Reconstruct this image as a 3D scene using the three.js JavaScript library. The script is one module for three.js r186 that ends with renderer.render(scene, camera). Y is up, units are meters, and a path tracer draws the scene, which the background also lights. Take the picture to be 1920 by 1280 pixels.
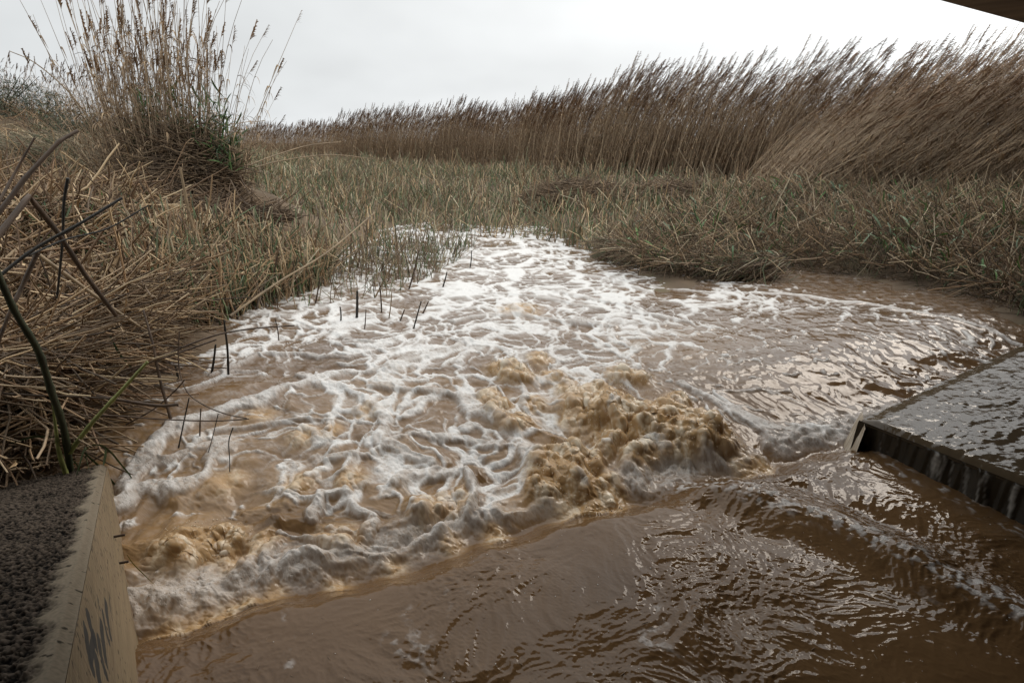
import * as THREE from 'three';
import { mergeGeometries } from 'three/addons/utils/BufferGeometryUtils.js';

// ---------- camera, sky, sun, exposure ----------
const scene = new THREE.Scene();
const CAM = new THREE.Vector3(0, 2.2, 0);
const camera = new THREE.PerspectiveCamera(64.01, 1.5, 0.05, 2000);
camera.position.copy(CAM);
camera.rotation.x = -20.11 * Math.PI / 180;
const renderer = new THREE.WebGLRenderer({ antialias: true });
renderer.toneMapping = THREE.LinearToneMapping;
renderer.toneMappingExposure = 1.0;
renderer.shadowMap.enabled = true;

// ---------- noise ----------
function rng(seed) { let a = seed >>> 0; return () => { a = (a + 0x6d2b79f5) | 0; let t = Math.imul(a ^ (a >>> 15), 1 | a); t = (t + Math.imul(t ^ (t >>> 7), 61 | t)) ^ t; return ((t ^ (t >>> 14)) >>> 0) / 4294967296; }; }
const P = new Uint8Array(1024), GX = new Float32Array(256), GY = new Float32Array(256), RA = new Float32Array(256), RB = new Float32Array(256), RC = new Float32Array(256);
{ const r = rng(7), p = [...Array(256).keys()]; for (let i = 255; i > 0; i--) { const j = Math.floor(r() * (i + 1)); [p[i], p[j]] = [p[j], p[i]]; } for (let i = 0; i < 1024; i++) P[i] = p[i & 255]; for (let i = 0; i < 256; i++) { const a = r() * 6.2832; GX[i] = Math.cos(a); GY[i] = Math.sin(a); RA[i] = r(); RB[i] = r(); RC[i] = r(); } }
function n2(x, y) {
  const xi = Math.floor(x), yi = Math.floor(y), fx = x - xi, fy = y - yi, X = xi & 255, Y = yi & 255;
  const u = fx * fx * fx * (fx * (fx * 6 - 15) + 10), v = fy * fy * fy * (fy * (fy * 6 - 15) + 10);
  const a = P[P[X] + Y], b = P[P[X + 1] + Y], c = P[P[X] + Y + 1], d = P[P[X + 1] + Y + 1];
  const p = GX[a] * fx + GY[a] * fy, q = GX[b] * (fx - 1) + GY[b] * fy, s = GX[c] * fx + GY[c] * (fy - 1), t = GX[d] * (fx - 1) + GY[d] * (fy - 1);
  return 1.5 * (p + u * (q - p) + v * (s - p + u * (p - q - s + t)));
}
function fbm(x, y, o) { let s = 0, a = 1, w = 0; for (let i = 0; i < o; i++) { s += a * n2(x, y); w += a; a *= 0.5; x = x * 2.03 + 17.3; y = y * 2.03 - 9.1; } return s / w; }
let W1 = 0, W2 = 0, WID = 0;
function wor(x, y) {
  const xi = Math.floor(x), yi = Math.floor(y); W1 = 9; W2 = 9;
  for (let j = -1; j <= 1; j++) for (let i = -1; i <= 1; i++) { const h = P[P[(xi + i) & 255] + ((yi + j) & 255)], dx = xi + i + RA[h] - x, dy = yi + j + RB[h] - y, d = dx * dx + dy * dy; if (d < W1) { W2 = W1; W1 = d; WID = h; } else if (d < W2) W2 = d; }
  W1 = Math.sqrt(W1); W2 = Math.sqrt(W2);
}
function wor3(x, y, z) {
  const xi = Math.floor(x), yi = Math.floor(y), zi = Math.floor(z); let m = 9;
  for (let k = -1; k <= 1; k++) for (let j = -1; j <= 1; j++) for (let i = -1; i <= 1; i++) { const h = P[P[P[(xi + i) & 255] + ((yi + j) & 255)] + ((zi + k) & 255)], dx = xi + i + RA[h] - x, dy = yi + j + RB[h] - y, dz = zi + k + RC[h] - z, d = dx * dx + dy * dy + dz * dz; if (d < m) m = d; }
  return Math.sqrt(m);
}
const ss = (a, b, x) => { const t = Math.min(1, Math.max(0, (x - a) / (b - a))); return t * t * (3 - 2 * t); }, mix = (a, b, t) => a + (b - a) * t, gauss = (x) => Math.exp(-x * x), clamp = THREE.MathUtils.clamp;

// ---------- sky: thin bright overcast, hidden sun high to the right ----------
const SUN = new THREE.Vector3(0.62, 0.78, -0.62).normalize();
{
  const W = 1024, H = 512, data = new Float32Array(W * H * 4);
  for (let r = 0; r < H; r++) for (let c = 0; c < W; c++) {
    const up = ((r + 0.5) / H - 0.5) * Math.PI, az = ((c + 0.5) / W - 0.5) * 2 * Math.PI, x = Math.cos(az) * Math.cos(up), y = Math.sin(up), z = Math.sin(az) * Math.cos(up);
    const cs = clamp(x * SUN.x + y * SUN.y + z * SUN.z, -1, 1), ang = Math.acos(cs);
    const k = 1 / (Math.max(y, 0) + 0.22), cl = fbm(x * k * 1.4 + 3, z * k * 1.4, 5) * 0.12 + fbm(x * k * 0.5 + 9, z * k * 0.5 + 4, 3) * 0.12;
    const L = 0.73 * (1 + 0.85 * ss(0.12, 0.85, y)) + 0.78 * gauss(ang / 0.62) + 0.2 * gauss(ang / 1.1) + cl, warm = gauss(ang / 0.9);
    const o = (r * W + c) * 4;
    data[o] = L * mix(0.95, 1.0, warm); data[o + 1] = L * mix(0.985, 1.0, warm); data[o + 2] = L * mix(1.0, 0.99, warm); data[o + 3] = 1;
  }
  const sky = new THREE.DataTexture(data, W, H, THREE.RGBAFormat, THREE.FloatType);
  sky.mapping = THREE.EquirectangularReflectionMapping; sky.magFilter = THREE.LinearFilter; sky.needsUpdate = true;
  scene.background = sky; scene.environment = sky;
}
const sun = new THREE.DirectionalLight(0xfff2e2, 0.9);
sun.position.copy(SUN).multiplyScalar(60); sun.castShadow = true; sun.shadow.radius = 44;
Object.assign(sun.shadow.camera, { left: -40, right: 40, top: 40, bottom: -40, far: 200 });
scene.add(sun, sun.target);
sun.name = 'sun';

// ---------- helpers ----------
const names = {};
function numbered(n) { const k = names[n] = (names[n] ?? -1) + 1; return k ? n + '_' + String(k).padStart(3, '0') : n; }
function tag(o, label, category, group, kind) { if (label) o.userData.label = label; if (category) o.userData.category = category; if (group) o.userData.group = group; if (kind) o.userData.kind = kind; return o; }
function mesh(name, g, m, parent = scene) { const o = new THREE.Mesh(g, m); o.name = parent === scene ? numbered(name) : name; o.castShadow = o.receiveShadow = true; parent.add(o); return o; }
function thing(name, label, category, group) { const o = new THREE.Group(); o.name = numbered(name); scene.add(o); return tag(o, label, category, group); }
function std(color, roughness = 0.8, more = {}) { return new THREE.MeshStandardMaterial({ color: new THREE.Color().setRGB(...color), roughness, ...more }); }
function phy(color, roughness, more = {}) { return new THREE.MeshPhysicalMaterial({ color: new THREE.Color().setRGB(...color), roughness, ...more }); }
function geo(pos, idx, extra = {}) { const g = new THREE.BufferGeometry(); g.setAttribute('position', new THREE.Float32BufferAttribute(pos, 3)); if (extra.uv) g.setAttribute('uv', new THREE.Float32BufferAttribute(extra.uv, 2)); if (extra.col) g.setAttribute('color', new THREE.Float32BufferAttribute(extra.col, 3)); g.setIndex(idx); g.computeVertexNormals(); return g; }
function colored(g, fn) { const p = g.attributes.position, c = new Float32Array(p.count * 3); for (let i = 0; i < p.count; i++) { const q = fn(p.getX(i), p.getY(i), p.getZ(i)); c.set(q, i * 3); } g.setAttribute('color', new THREE.BufferAttribute(c, 3)); return g; }
// tapered tube through points (array of Vector3), radius function of 0..1
function tube(pts, rad, sides = 5) {
  const pos = [], idx = [], n = pts.length, T = new THREE.Vector3(), A = new THREE.Vector3(), B = new THREE.Vector3(), ref = new THREE.Vector3(0.31, 0.2, 0.93);
  for (let i = 0; i < n; i++) {
    T.subVectors(pts[Math.min(n - 1, i + 1)], pts[Math.max(0, i - 1)]).normalize();
    A.crossVectors(T, ref).normalize(); B.crossVectors(T, A);
    const r = rad(i / (n - 1));
    for (let k = 0; k < sides; k++) { const a = k / sides * 6.28319, c = Math.cos(a) * r, s = Math.sin(a) * r; pos.push(pts[i].x + A.x * c + B.x * s, pts[i].y + A.y * c + B.y * s, pts[i].z + A.z * c + B.z * s); }
    if (i) for (let k = 0; k < sides; k++) { const a = (i - 1) * sides + k, b = (i - 1) * sides + (k + 1) % sides; idx.push(a, a + sides, b, b, a + sides, b + sides); }
  }
  const e = pos.length / 3; pos.push(pts[n - 1].x, pts[n - 1].y, pts[n - 1].z);
  for (let k = 0; k < sides; k++) idx.push((n - 1) * sides + k, e, (n - 1) * sides + (k + 1) % sides);
  return geo(pos, idx);
}
// ribbon leaf along points with width function and a fold
function ribbon(pts, wid, side, fold = 0.25) {
  const pos = [], idx = [], n = pts.length, T = new THREE.Vector3(), S = new THREE.Vector3(), N = new THREE.Vector3();
  for (let i = 0; i < n; i++) {
    T.subVectors(pts[Math.min(n - 1, i + 1)], pts[Math.max(0, i - 1)]).normalize(); S.copy(side).addScaledVector(T, -side.dot(T)).normalize(); N.crossVectors(S, T);
    const w = wid(i / (n - 1)), p = pts[i];
    pos.push(p.x - S.x * w + N.x * w * fold, p.y - S.y * w + N.y * w * fold, p.z - S.z * w + N.z * w * fold, p.x, p.y, p.z, p.x + S.x * w + N.x * w * fold, p.y + S.y * w + N.y * w * fold, p.z + S.z * w + N.z * w * fold);
    if (i) { const a = (i - 1) * 3; idx.push(a, a + 3, a + 1, a + 1, a + 3, a + 4, a + 1, a + 4, a + 2, a + 2, a + 4, a + 5); }
  }
  return geo(pos, idx);
}
const V = (x, y, z) => new THREE.Vector3(x, y, z);
const dirOf = (yaw, el) => V(Math.cos(yaw) * Math.cos(el), Math.sin(el), Math.sin(yaw) * Math.cos(el));
const M4 = new THREE.Matrix4(), Q = new THREE.Quaternion(), Q2 = new THREE.Quaternion(), UPV = V(0, 1, 0);
// many copies of a few shapes: one object, nobody could count it
function scatter(parent, name, geos, mat, count, place, seed) {
  const r = rng(seed), lists = geos.map(() => []);
  for (let i = 0; i < count; i++) { const p = place(r, i); if (p) lists[Math.floor(r() * geos.length)].push(p); }
  geos.forEach((g, k) => {
    if (!lists[k].length) return;
    const im = new THREE.InstancedMesh(g, mat, lists[k].length); im.name = name; im.castShadow = im.receiveShadow = true;
    lists[k].forEach((p, i) => { Q.setFromUnitVectors(UPV, p.dir); Q2.setFromAxisAngle(UPV, p.spin ?? 0); Q.multiply(Q2); M4.compose(p.at, Q, p.scale); im.setMatrixAt(i, M4); im.setColorAt(i, p.color); });
    tag(im, null, null, null, 'stuff'); parent.add(im);
  });
}
const C = (r, g, b) => new THREE.Color().setRGB(r, g, b);
function tone(r, list, vary = 0.3) { const c = list[Math.floor(r() * list.length)], k = 1 + (r() - 0.5) * 2 * vary; return C(c[0] * k, c[1] * k, c[2] * k); }

// ---------- the lie of the land ----------
const LAND = [
  [0, -4, -.7], [0, -7, -.6], [1, -10, -.4], [-2, -6, -.5], [4, -7, -.5], [-2.3, -9, -.4], [2, -2, -.9], [5, -7.2, -.5], [2.5, -6, -.6], [-1.5, -3.5, -.7], [-2, -4.5, -.5], [7, -6, -.5], [9, -5, -.6], [6, -4, -.8], [-2.6, -7, -.35], [.3, -12.3, -.25], [8.5, -6, -.5], [-1, 0, -.9], [-2.45, -3.3, -.9], [-2.1, -2.3, -1], [-2.75, -3.9, -.7], [-1.4, -1.4, -1], [3, 1, -.9], [6, 0, -.9],
  [-3.36, -4.36, -.02], [-3.64, -5.21, -.02], [-3.8, -6.6, -.03], [-3.85, -7.86, -.05], [-3.05, -3.75, -.05], [-3.4, -2.9, .1], [-4.2, -2.6, .4],
  [-4.0, -4.5, .45], [-4.3, -5.8, .6], [-4.7, -7.2, .5], [-5, -8.6, .5], [-5.6, -5, 1.0], [-6.2, -7.5, 1.15], [-6.5, -9.5, 1.1], [-5, -3.2, .9], [-7.4, -12, 1.4], [-8.7, -12, 1.4], [-6.2, -12, 1.3], [-9, -9, 1.5], [-5, -11, .3], [-4.4, -10, .05], [-12, -18, 2.3], [-15, -18, 2.9], [-16, -24, 2.4], [-25, -30, 2.6], [-11, -14, 1.9], [-20, -20, 3.4], [-12, -6, 2],
  [-3, -11.6, -.06], [-2.3, -14.2, -.06], [.3, -13.8, -.04], [1.7, -12.5, -.03], [-5.6, -15, .3], [-4, -20, .3], [0, -17, .1], [3.2, -15.5, .3], [-10, -25, .5], [0, -25, .7], [-12, -38, .9], [5, -22, .9], [-22, -45, .85], [-5, -36, .85],
  [2.39, -8.95, 0], [4.5, -9.25, 0], [5.2, -10.0, -.02], [6.54, -8.9, 0], [6.95, -7.9, 0], [6.9, -6.9, -.02], [2.2, -10.5, .0], [3.6, -10.4, .2], [7.3, -10, .28], [9, -12.5, .45], [4.6, -12, .35], [8, -15.5, .75], [12, -16, .65], [10, -10, .45], [9, -8, .3], [9.5, -6.9, .3], [14, -12, .65], [8.3, -19, .8], [15, -17, .7], [30, -20, .8], [20, -10, .8], [14, -6, .7],
  [0, -110, .9], [-80, -80, 1.4], [80, -80, .9], [110, 0, .9], [-110, 0, 2.5], [60, -30, .9], [-60, -30, 2.8], [-40, -60, 1.2], [40, -60, .9],
];
function land(x, z) {
  let s = 0, w = 0;
  for (const p of LAND) { const dx = x - p[0], dz = z - p[1], d = dx * dx + dz * dz + 0.15, k = 1 / (d * d); s += k * p[2]; w += k; }
  return s / w + 0.06 * fbm(x * 0.9, z * 0.9, 3);
}

// ---------- the water: a fast tongue from under the deck, a jump full of boils, a foam-veined pool ----------
const UX = 0.853, UZ = -0.522;                    // along the deck edge; the stream runs along (-0.522, -0.853)
const RIB = [
  [0.118,1.0,-2.69,-3.13,-2.83,-3.5,-2.76,-3.97,-2.48,-4.3,-2.2,-4.65,-1.85,-4.97,-1.31,-5.13,-0.93,-5.55,-0.49,-5.93],
  [0.103,0.9,-2.27,-3.85,-2.18,-3.49,-2.37,-3.33,-2.66,-3.31],
  [0.081,0.7,-2.89,-3.55,-2.58,-3.64,-2.36,-3.78],
  [0.082,1.0,-2.13,-5.0,-1.54,-4.6,-1.13,-4.33,-1.02,-4.09,-1.04,-3.88,-0.71,-3.66],
  [0.052,1.0,-1.31,-3.09,-1.36,-3.36,-1.2,-3.36,-1.01,-3.16,-0.97,-2.94],
  [0.056,1.0,-0.89,-3.46,-0.65,-3.59,-0.37,-3.61,-0.22,-3.39,-0.21,-3.19,-0.29,-3.06],
  [0.068,1.0,-1.42,-2.48,-1.17,-2.65,-0.86,-2.73,-0.56,-2.93,-0.22,-3.09,0.15,-3.16,0.48,-3.27],
  [0.093,1.0,-0.5,-4.62,-0.28,-4.35,-0.07,-4.25,0.02,-4.04,0.17,-3.65],
  [0.058,0.8,-1.33,-4.77,-0.85,-4.64,-0.45,-4.58,-0.15,-4.75],
  [0.056,0.8,-1.44,-3.66,-1.13,-3.71,-0.79,-3.97,-0.36,-4.04,0.0,-3.9],
  [0.043,0.7,-2.98,-5.0,-2.77,-5.51,-2.37,-5.67,-1.78,-5.46,-1.44,-5.75],
  [0.051,0.6,-2.76,-6.73,-2.05,-6.21,-1.6,-5.93,-1.11,-6.3],
  [0.097,0.8,-3.81,-7.21,-2.99,-6.96,-2.58,-7.47,-2.04,-7.75],
  [0.104,0.9,0.74,-8.21,1.33,-7.75,1.92,-6.96,2.28,-6.73],
  [0.062,1.0,2.3,-8.5,3.14,-8.21,4.41,-8.11,5.16,-7.48,5.73,-7.01,6.07,-6.53,6.28,-6.22],
  [0.046,0.6,3.35,-9.09,4.29,-8.21,4.64,-7.11,5.25,-6.73],
  [0.086,1.0,1.74,-4.94,1.96,-4.63,2.22,-4.39,2.58,-4.33,2.9,-4.22,2.96,-4.08],
  [0.028,0.6,1.89,-4.76,2.43,-4.81,2.81,-4.83],
  [0.057,0.9,2.42,-4.2,2.75,-4.11,2.9,-4.05],
  [0.04,0.6,-3.35,-4.74,-2.95,-4.74,-2.83,-5.13,-2.61,-5.13],
  [0.088,0.8,-0.69,-6.73,0.0,-7.08,0.69,-6.73,1.34,-6.51],
  [0.086,0.8,-0.94,-7.75,-0.25,-8.21,0.63,-7.75,1.19,-7.33],
  [0.123,0.9,-2.93,-11.5,-1.83,-10.93,-0.68,-11.5,0.62,-12.83,1.58,-11.5],
  [0.099,0.9,-0.57,-9.49,0.59,-9.93,1.54,-9.09,2.15,-8.21],
  [0.049,0.6,-1.45,-4.13,-1.83,-4.18,-2.15,-4.08,-2.46,-3.99],
  [0.052,0.8,-0.74,-3.14,-0.44,-3.13,-0.18,-3.09],
  [0.042,0.7,-1.46,-2.92,-1.21,-2.79,-0.94,-2.76]
], BLOB = [
  [-0.09,-9.09,1.54,4.24,0.8],
  [0.94,-7.75,1.02,2.23,0.85],
  [-0.55,-6.73,0.83,1.56,0.75],
  [0.0,-11.5,1.69,5,0.85],
  [-1.11,-5.93,0.56,0.92,0.6],
  [-1.38,-5.0,0.64,0.92,0.6],
  [-1.65,-4.2,0.6,0.71,0.6],
  [-0.91,-4.1,0.54,0.59,0.7],
  [-0.36,-4.0,0.53,0.55,0.72],
  [0.0,-3.64,0.33,0.3,0.75],
  [-1.11,-3.45,0.43,0.39,0.6],
  [-1.57,-3.41,0.39,0.35,0.45],
  [-2.04,-3.8,0.46,0.49,0.42],
  [-2.58,-3.57,0.36,0.36,0.72],
  [-0.61,-3.31,0.38,0.32,0.55],
  [0.22,-5.07,0.65,0.92,0.62],
  [0.71,-4.7,0.61,0.76,0.55],
  [0.62,-5.93,0.68,1.13,0.62],
  [-0.22,-3.16,0.29,0.24,0.62],
  [-1.15,-2.79,0.3,0.22,0.5],
  [-1.8,-2.9,0.37,0.28,0.18],
  [-1.97,-2.64,0.28,0.2,0.15],
  [-2.86,-6.3,0.72,1.27,0.42],
  [-2.21,-6.73,0.76,1.42,0.6],
  [-3.13,-7.75,0.86,1.85,0.6],
  [-2.93,-5.59,0.53,0.82,0.35],
  [-3.08,-4.62,0.3,0.4,0.35],
  [2.35,-6.73,0.76,1.42,0.5],
  [3.84,-7.75,0.94,2.04,0.45],
  [4.95,-7.01,0.86,1.67,0.42],
  [5.86,-6.36,0.66,1.08,0.4],
  [1.48,-5.94,0.49,0.81,0.4],
  [3.38,-6.02,0.94,1.57,0.16],
  [2.89,-5.0,0.64,0.83,0.2],
  [5.09,-5.77,0.72,1.06,0.1],
  [1.93,-4.55,0.34,0.41,0.5],
  [2.51,-4.39,0.33,0.36,0.6],
  [2.82,-4.23,0.28,0.28,0.65],
  [-3.87,-10.93,1.61,5,0.6],
  [-2.11,-13.61,1.98,5,0.7],
  [2.36,-9.93,0.98,2.7,0.6],
  [3.28,-8.37,0.84,1.94,0.5],
  [-2.74,-17.87,3.43,5,0.5],
  [0.68,-17.87,3.43,5,0.5],
  [-2.52,-2.95,0.14,0.11,0.6]
], BOIL = [
  [0.73,-4.45,0.241,0.9],
  [1.03,-4.24,0.222,1],
  [0.59,-4.32,0.16,0.8],
  [0.82,-4.08,0.179,0.8],
  [1.25,-4.18,0.251,1.0],
  [1.55,-4.1,0.225,1.1],
  [1.67,-4.04,0.178,0.9],
  [1.35,-3.96,0.183,0.7],
  [1.05,-3.89,0.172,0.7],
  [1.45,-3.9,0.129,0.5],
  [0.92,-4.43,0.163,0.9],
  [1.86,-3.81,0.127,0.4],
  [2.05,-3.86,0.103,0.35],
  [1.07,-3.8,0.11,0.4],
  [0.33,-3.58,0.181,1],
  [0.51,-3.74,0.15,0.9],
  [0.55,-3.41,0.162,0.8],
  [0.61,-3.25,0.134,0.6],
  [0.47,-3.23,0.118,0.5],
  [0.26,-3.43,0.132,0.7],
  [0.7,-3.5,0.103,0.5],
  [0.01,-5.11,0.152,0.8],
  [-0.11,-5.17,0.11,0.7],
  [0.13,-5.06,0.118,0.6],
  [0.31,-5.45,0.115,0.5],
  [0.43,-5.07,0.119,0.5],
  [1.12,-5.0,0.117,0.55],
  [1.3,-4.98,0.106,0.55],
  [1.56,-4.63,0.09,0.6],
  [-0.22,-4.6,0.099,0.5],
  [-0.12,-4.45,0.116,0.6],
  [0.0,-4.21,0.101,0.6],
  [0.12,-4.27,0.084,0.6],
  [0.51,-4.78,0.113,0.5],
  [0.2,-4.59,0.109,0.4],
  [-1.98,-2.77,0.147,0.6],
  [-1.84,-2.83,0.133,0.6],
  [-2.09,-2.75,0.111,0.4],
  [-1.68,-2.7,0.109,0.4],
  [-1.11,-2.91,0.129,0.5],
  [-0.6,-3.2,0.147,0.4],
  [-0.42,-3.25,0.134,0.4],
  [-0.07,-2.99,0.07,0.5],
  [-1.55,-2.8,0.099,0.35],
  [-1.87,-2.19,0.099,0.35],
  [-1.75,-2.23,0.095,0.35],
  [-1.61,-2.29,0.085,0.35],
  [-1.49,-2.35,0.075,0.3],
  [-1.34,-2.42,0.065,0.3],
  [-1.0,-2.52,0.055,0.35],
  [-0.73,-2.71,0.064,0.3],
  [-0.38,-2.9,0.075,0.4],
  [-1.19,-3.48,0.102,0.35],
  [-1.75,-3.94,0.113,0.3],
  [-1.55,-4.01,0.097,0.3],
  [-1.31,-4.3,0.094,0.25],
  [-2.03,-3.41,0.116,0.25],
  [-1.57,-3.43,0.132,0.3],
  [-2.21,-4.22,0.111,0.2],
  [0.15,-7.26,0.192,0.3],
  [-0.07,-7.23,0.133,0.25]
], RIDGE = [[1.18,-3.55],[1.46,-3.41],[1.79,-3.17],[2.1,-2.92],[2.38,-2.62],[2.65,-2.35],[2.84,-2.11]];
function segDist(x, z, a, k) { const ax = a[k], az = a[k + 1], bx = a[k + 2] - ax, bz = a[k + 3] - az, t = clamp(((x - ax) * bx + (z - az) * bz) / (bx * bx + bz * bz), 0, 1), ex = x - ax - bx * t, ez = z - az - bz * t; return ex * ex + ez * ez; }
for (const r of RIB) { r.x0 = r.z0 = 99; r.x1 = r.z1 = -99; for (let k = 2; k < r.length; k += 2) { r.x0 = Math.min(r.x0, r[k]); r.x1 = Math.max(r.x1, r[k]); r.z0 = Math.min(r.z0, r[k + 1]); r.z1 = Math.max(r.z1, r[k + 1]); } }
const ridgeFlat = RIDGE.flat();
const out = { h: 0, foam: 0, och: 0, boil: 0 };
function water(x, z) {
  const depth = -z, u = x * UX + z * UZ, v = x * UZ - z * UX;
  const vj = 2.8 - 0.17 * u + 0.12 * fbm(u * 1.1, 3.3, 3) + 0.04 * n2(u * 5, 9), d = v - vj, pool = ss(-0.05, 0.26, d);
  // carried along and twisted by the stream
  const q1 = n2(x * 1.1, z * 1.1), q2 = n2(x * 1.1 + 31, z * 1.1 + 7), wx = x + 0.30 * q1 + 0.10 * n2(x * 3.4 + 5, z * 3.4) + 0.03 * n2(x * 9, z * 9 + 3), wz = z + 0.30 * q2 + 0.10 * n2(x * 3.4 + 11, z * 3.4 + 3) + 0.03 * n2(x * 9 + 8, z * 9);
  // jet
  let hj = -0.19 + 0.05 * ss(-1.6, -0.4, d) - 0.16 * ss(-0.30, 0.03, d) + 0.03 * n2(u * 1.3 + 4, v * 0.8), foam = 0, och = 0, hp = 0, boil = 0;
  if (pool < 1) {
    let rd = 9; for (let k = 0; k + 3 < ridgeFlat.length; k += 2) rd = Math.min(rd, segDist(x + 0.05 * q1, z + 0.05 * q2, ridgeFlat, k)); rd = Math.sqrt(rd);
    hj += 0.05 * gauss(rd / 0.17) - 0.02 * gauss((rd - 0.3) / 0.12);
    const a = u + 0.16 * n2(u * 2.1, v * 2.1), b = v + 0.16 * n2(u * 2.1 + 9, v * 2.1 + 4), calm = 0.30 + 1.0 * ss(-0.35, 0.45, fbm(u * 0.8, v * 0.9 + 6, 2));
    hj += calm * (0.016 * n2(a * 2.2, b * 2.8) + 0.011 * n2(a * 4.6 + 3, b * 5.6) + 0.0062 * (0.5 - Math.abs(n2(a * 8.5, b * 10.5))) * 2 + 0.0034 * (0.5 - Math.abs(n2(a * 18, b * 22))) * 2 + 0.0015 * (0.5 - Math.abs(n2(x * 40, z * 40))) * 2);
    const veil = fbm(a * 3.2, b * 1.7, 4), lace = ss(-0.05, 0.35, n2(x * 17, z * 17) + 0.5 * n2(x * 37, z * 37));
    foam = (0.62 * ss(0.16, 0.02, rd + 0.07 * n2(x * 9, z * 9)) + 0.34 * ss(0.30, 0.52, veil)) * lace;
    foam = Math.max(foam, 0.5 * ss(0.16, 0.0, Math.abs(u - 4.36 + 0.1 * n2(v * 3, 2))) * ss(-0.1, 0.3, n2(x * 8, z * 8)) * lace);
  }
  if (pool > 0) {
    let ex = 1; for (const b of BLOB) { const gx = (x - b[0]) / b[2], gz = (z - b[1]) / b[3], e = gx * gx + gz * gz; if (e < 5) ex *= 1 - b[4] * Math.exp(-e); }
    const far = ss(6, 10.5, depth), dens = Math.min(mix(0.60, 0.62, far), (1 - ex) * mix(0.74, 0.73, far));
    const s1 = mix(1.75, 1.15, far), ax = mix(1, 0.72, far);
    wor(wx * s1 * ax, wz * s1); const e1 = W2 - W1, f1 = W1;
    wor(wx * 4.1 * ax + 7.7, wz * 4.1); const e2 = W2 - W1, f2 = W1;
    const grain = fbm(wx * 5.2 * ax, wz * 5.2, 4), blot = fbm(wx * 1.1 * ax + 8, wz * 1.1, 3);
    const rib1 = 1 - ss(0.0, 0.22, e1), rib2 = 1 - ss(0.0, 0.24, e2);
    const val = 0.26 * rib1 + 0.25 * rib2 + 0.34 * grain + 0.26 * blot + 0.21;
    foam = mix(foam, ss(0.86 - dens - 0.10, 0.86 - dens + 0.22, val), pool);
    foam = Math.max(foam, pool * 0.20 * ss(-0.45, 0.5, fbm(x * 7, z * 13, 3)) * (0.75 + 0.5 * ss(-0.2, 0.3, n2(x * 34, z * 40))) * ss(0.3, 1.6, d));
    let rib = 0;
    for (const r of RIB) {
      const w = r[0]; if (x < r.x0 - w * 2 - .3 || x > r.x1 + w * 2 + .3 || z < r.z0 - w * 2 - .3 || z > r.z1 + w * 2 + .3) continue;
      let q = 9; for (let k = 2; k + 3 < r.length; k += 2) q = Math.min(q, segDist(wx * 0.4 + x * 0.6, wz * 0.4 + z * 0.6, r, k));
      q = Math.sqrt(q) + w * (0.7 * grain + 0.35 * n2(x * 3, z * 3));
      rib = Math.max(rib, r[1] * ss(w * 1.05, w * 0.3, q));
    }
    foam = Math.max(foam, rib * pool * (0.75 + 0.5 * grain));
    const A = 0.07 * gauss((d - 0.5) / 0.7) + 0.06 * Math.exp(-Math.max(d, 0) / 2.6), right = ss(2.4, 4.0, u) * ss(2.5, 0.5, d) + (1 - ss(2.5, 0.5, d)) * ss(1.6, 3.2, x);
    const amp = A * mix(1, 0.22, Math.min(1, right));
    hp = -0.27 + 0.27 * ss(-0.1, mix(2.5, 1.5, Math.min(1, right)), d);
    hp += amp * ((1 - f1 * 1.3) * 0.95 + (1 - f2 * 1.3) * 0.42 - 0.5) + 0.05 * blot * (1 - far) * (1 - 0.7 * Math.min(1, right)) + (0.010 + amp * 0.25) * grain;
    hp += (0.012 * fbm(x * 11, z * 11, 3)) * (0.25 + foam) * (1 - far); hp += rib * 0.035 * (1 - 0.6 * far) * (1 - 0.75 * Math.min(1, right)) + foam * mix(0.013, 0.010, far);
    hp += 0.009 * n2(x * 0.9 + 3, z * 1.8) + 0.0055 * n2(x * 1.6 + z * 0.5, z * 4.4) + (0.0036 * n2(x * 4.4 + z * 1.3, z * 9) + 0.0018 * n2(x * 11, z * 20)) * (1 - 0.7 * foam);
    const toe = ss(-0.02, 0.05, d) * ss(0.55, 0.12, d + 0.22 * grain) * ss(-0.35, 0.25, n2(u * 1.4 + 3, 5.5) + 0.35 * grain + 0.1);
    foam = Math.max(foam, toe * (0.72 + 0.7 * grain) * pool); hp += toe * (0.03 + 0.05 * grain + 0.02 * n2(x * 14, z * 14));
    och = ss(3.2, 1.2, d) * ss(0, 0.12, d) * (0.16 + 0.34 * ss(-0.3, 0.35, blot + 0.5 * grain)) * (1 - Math.min(1, right));
    let lift = 0;
    for (const b of BOIL) { const gx = wx * 0.3 + x * 0.7 - b[0], gz = wz * 0.3 + z * 0.7 - b[1], q = (gx * gx + gz * gz) / (b[2] * b[2]); if (q < 7) { const k = Math.exp(-q * 0.6); const kk = ss(0.03, 0.85, k); boil = Math.max(boil, kk * Math.min(1, b[3] * 1.5)); lift = Math.max(lift, 0.80 * b[2] * b[3] * kk * (0.75 + 0.4 * (1 - f2 * 1.3)) * (1 + 0.4 * grain)) + 0.05 * b[2] * b[3] * kk; och = Math.max(och, Math.min(1, k * (0.5 + b[3]) * 1.3)); foam *= 1 - 0.8 * ss(0.2, 0.6, k) * Math.min(1, b[3] * 1.6) * ss(0.6, 0.0, grain); } }
    hp += lift;
  }
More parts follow.
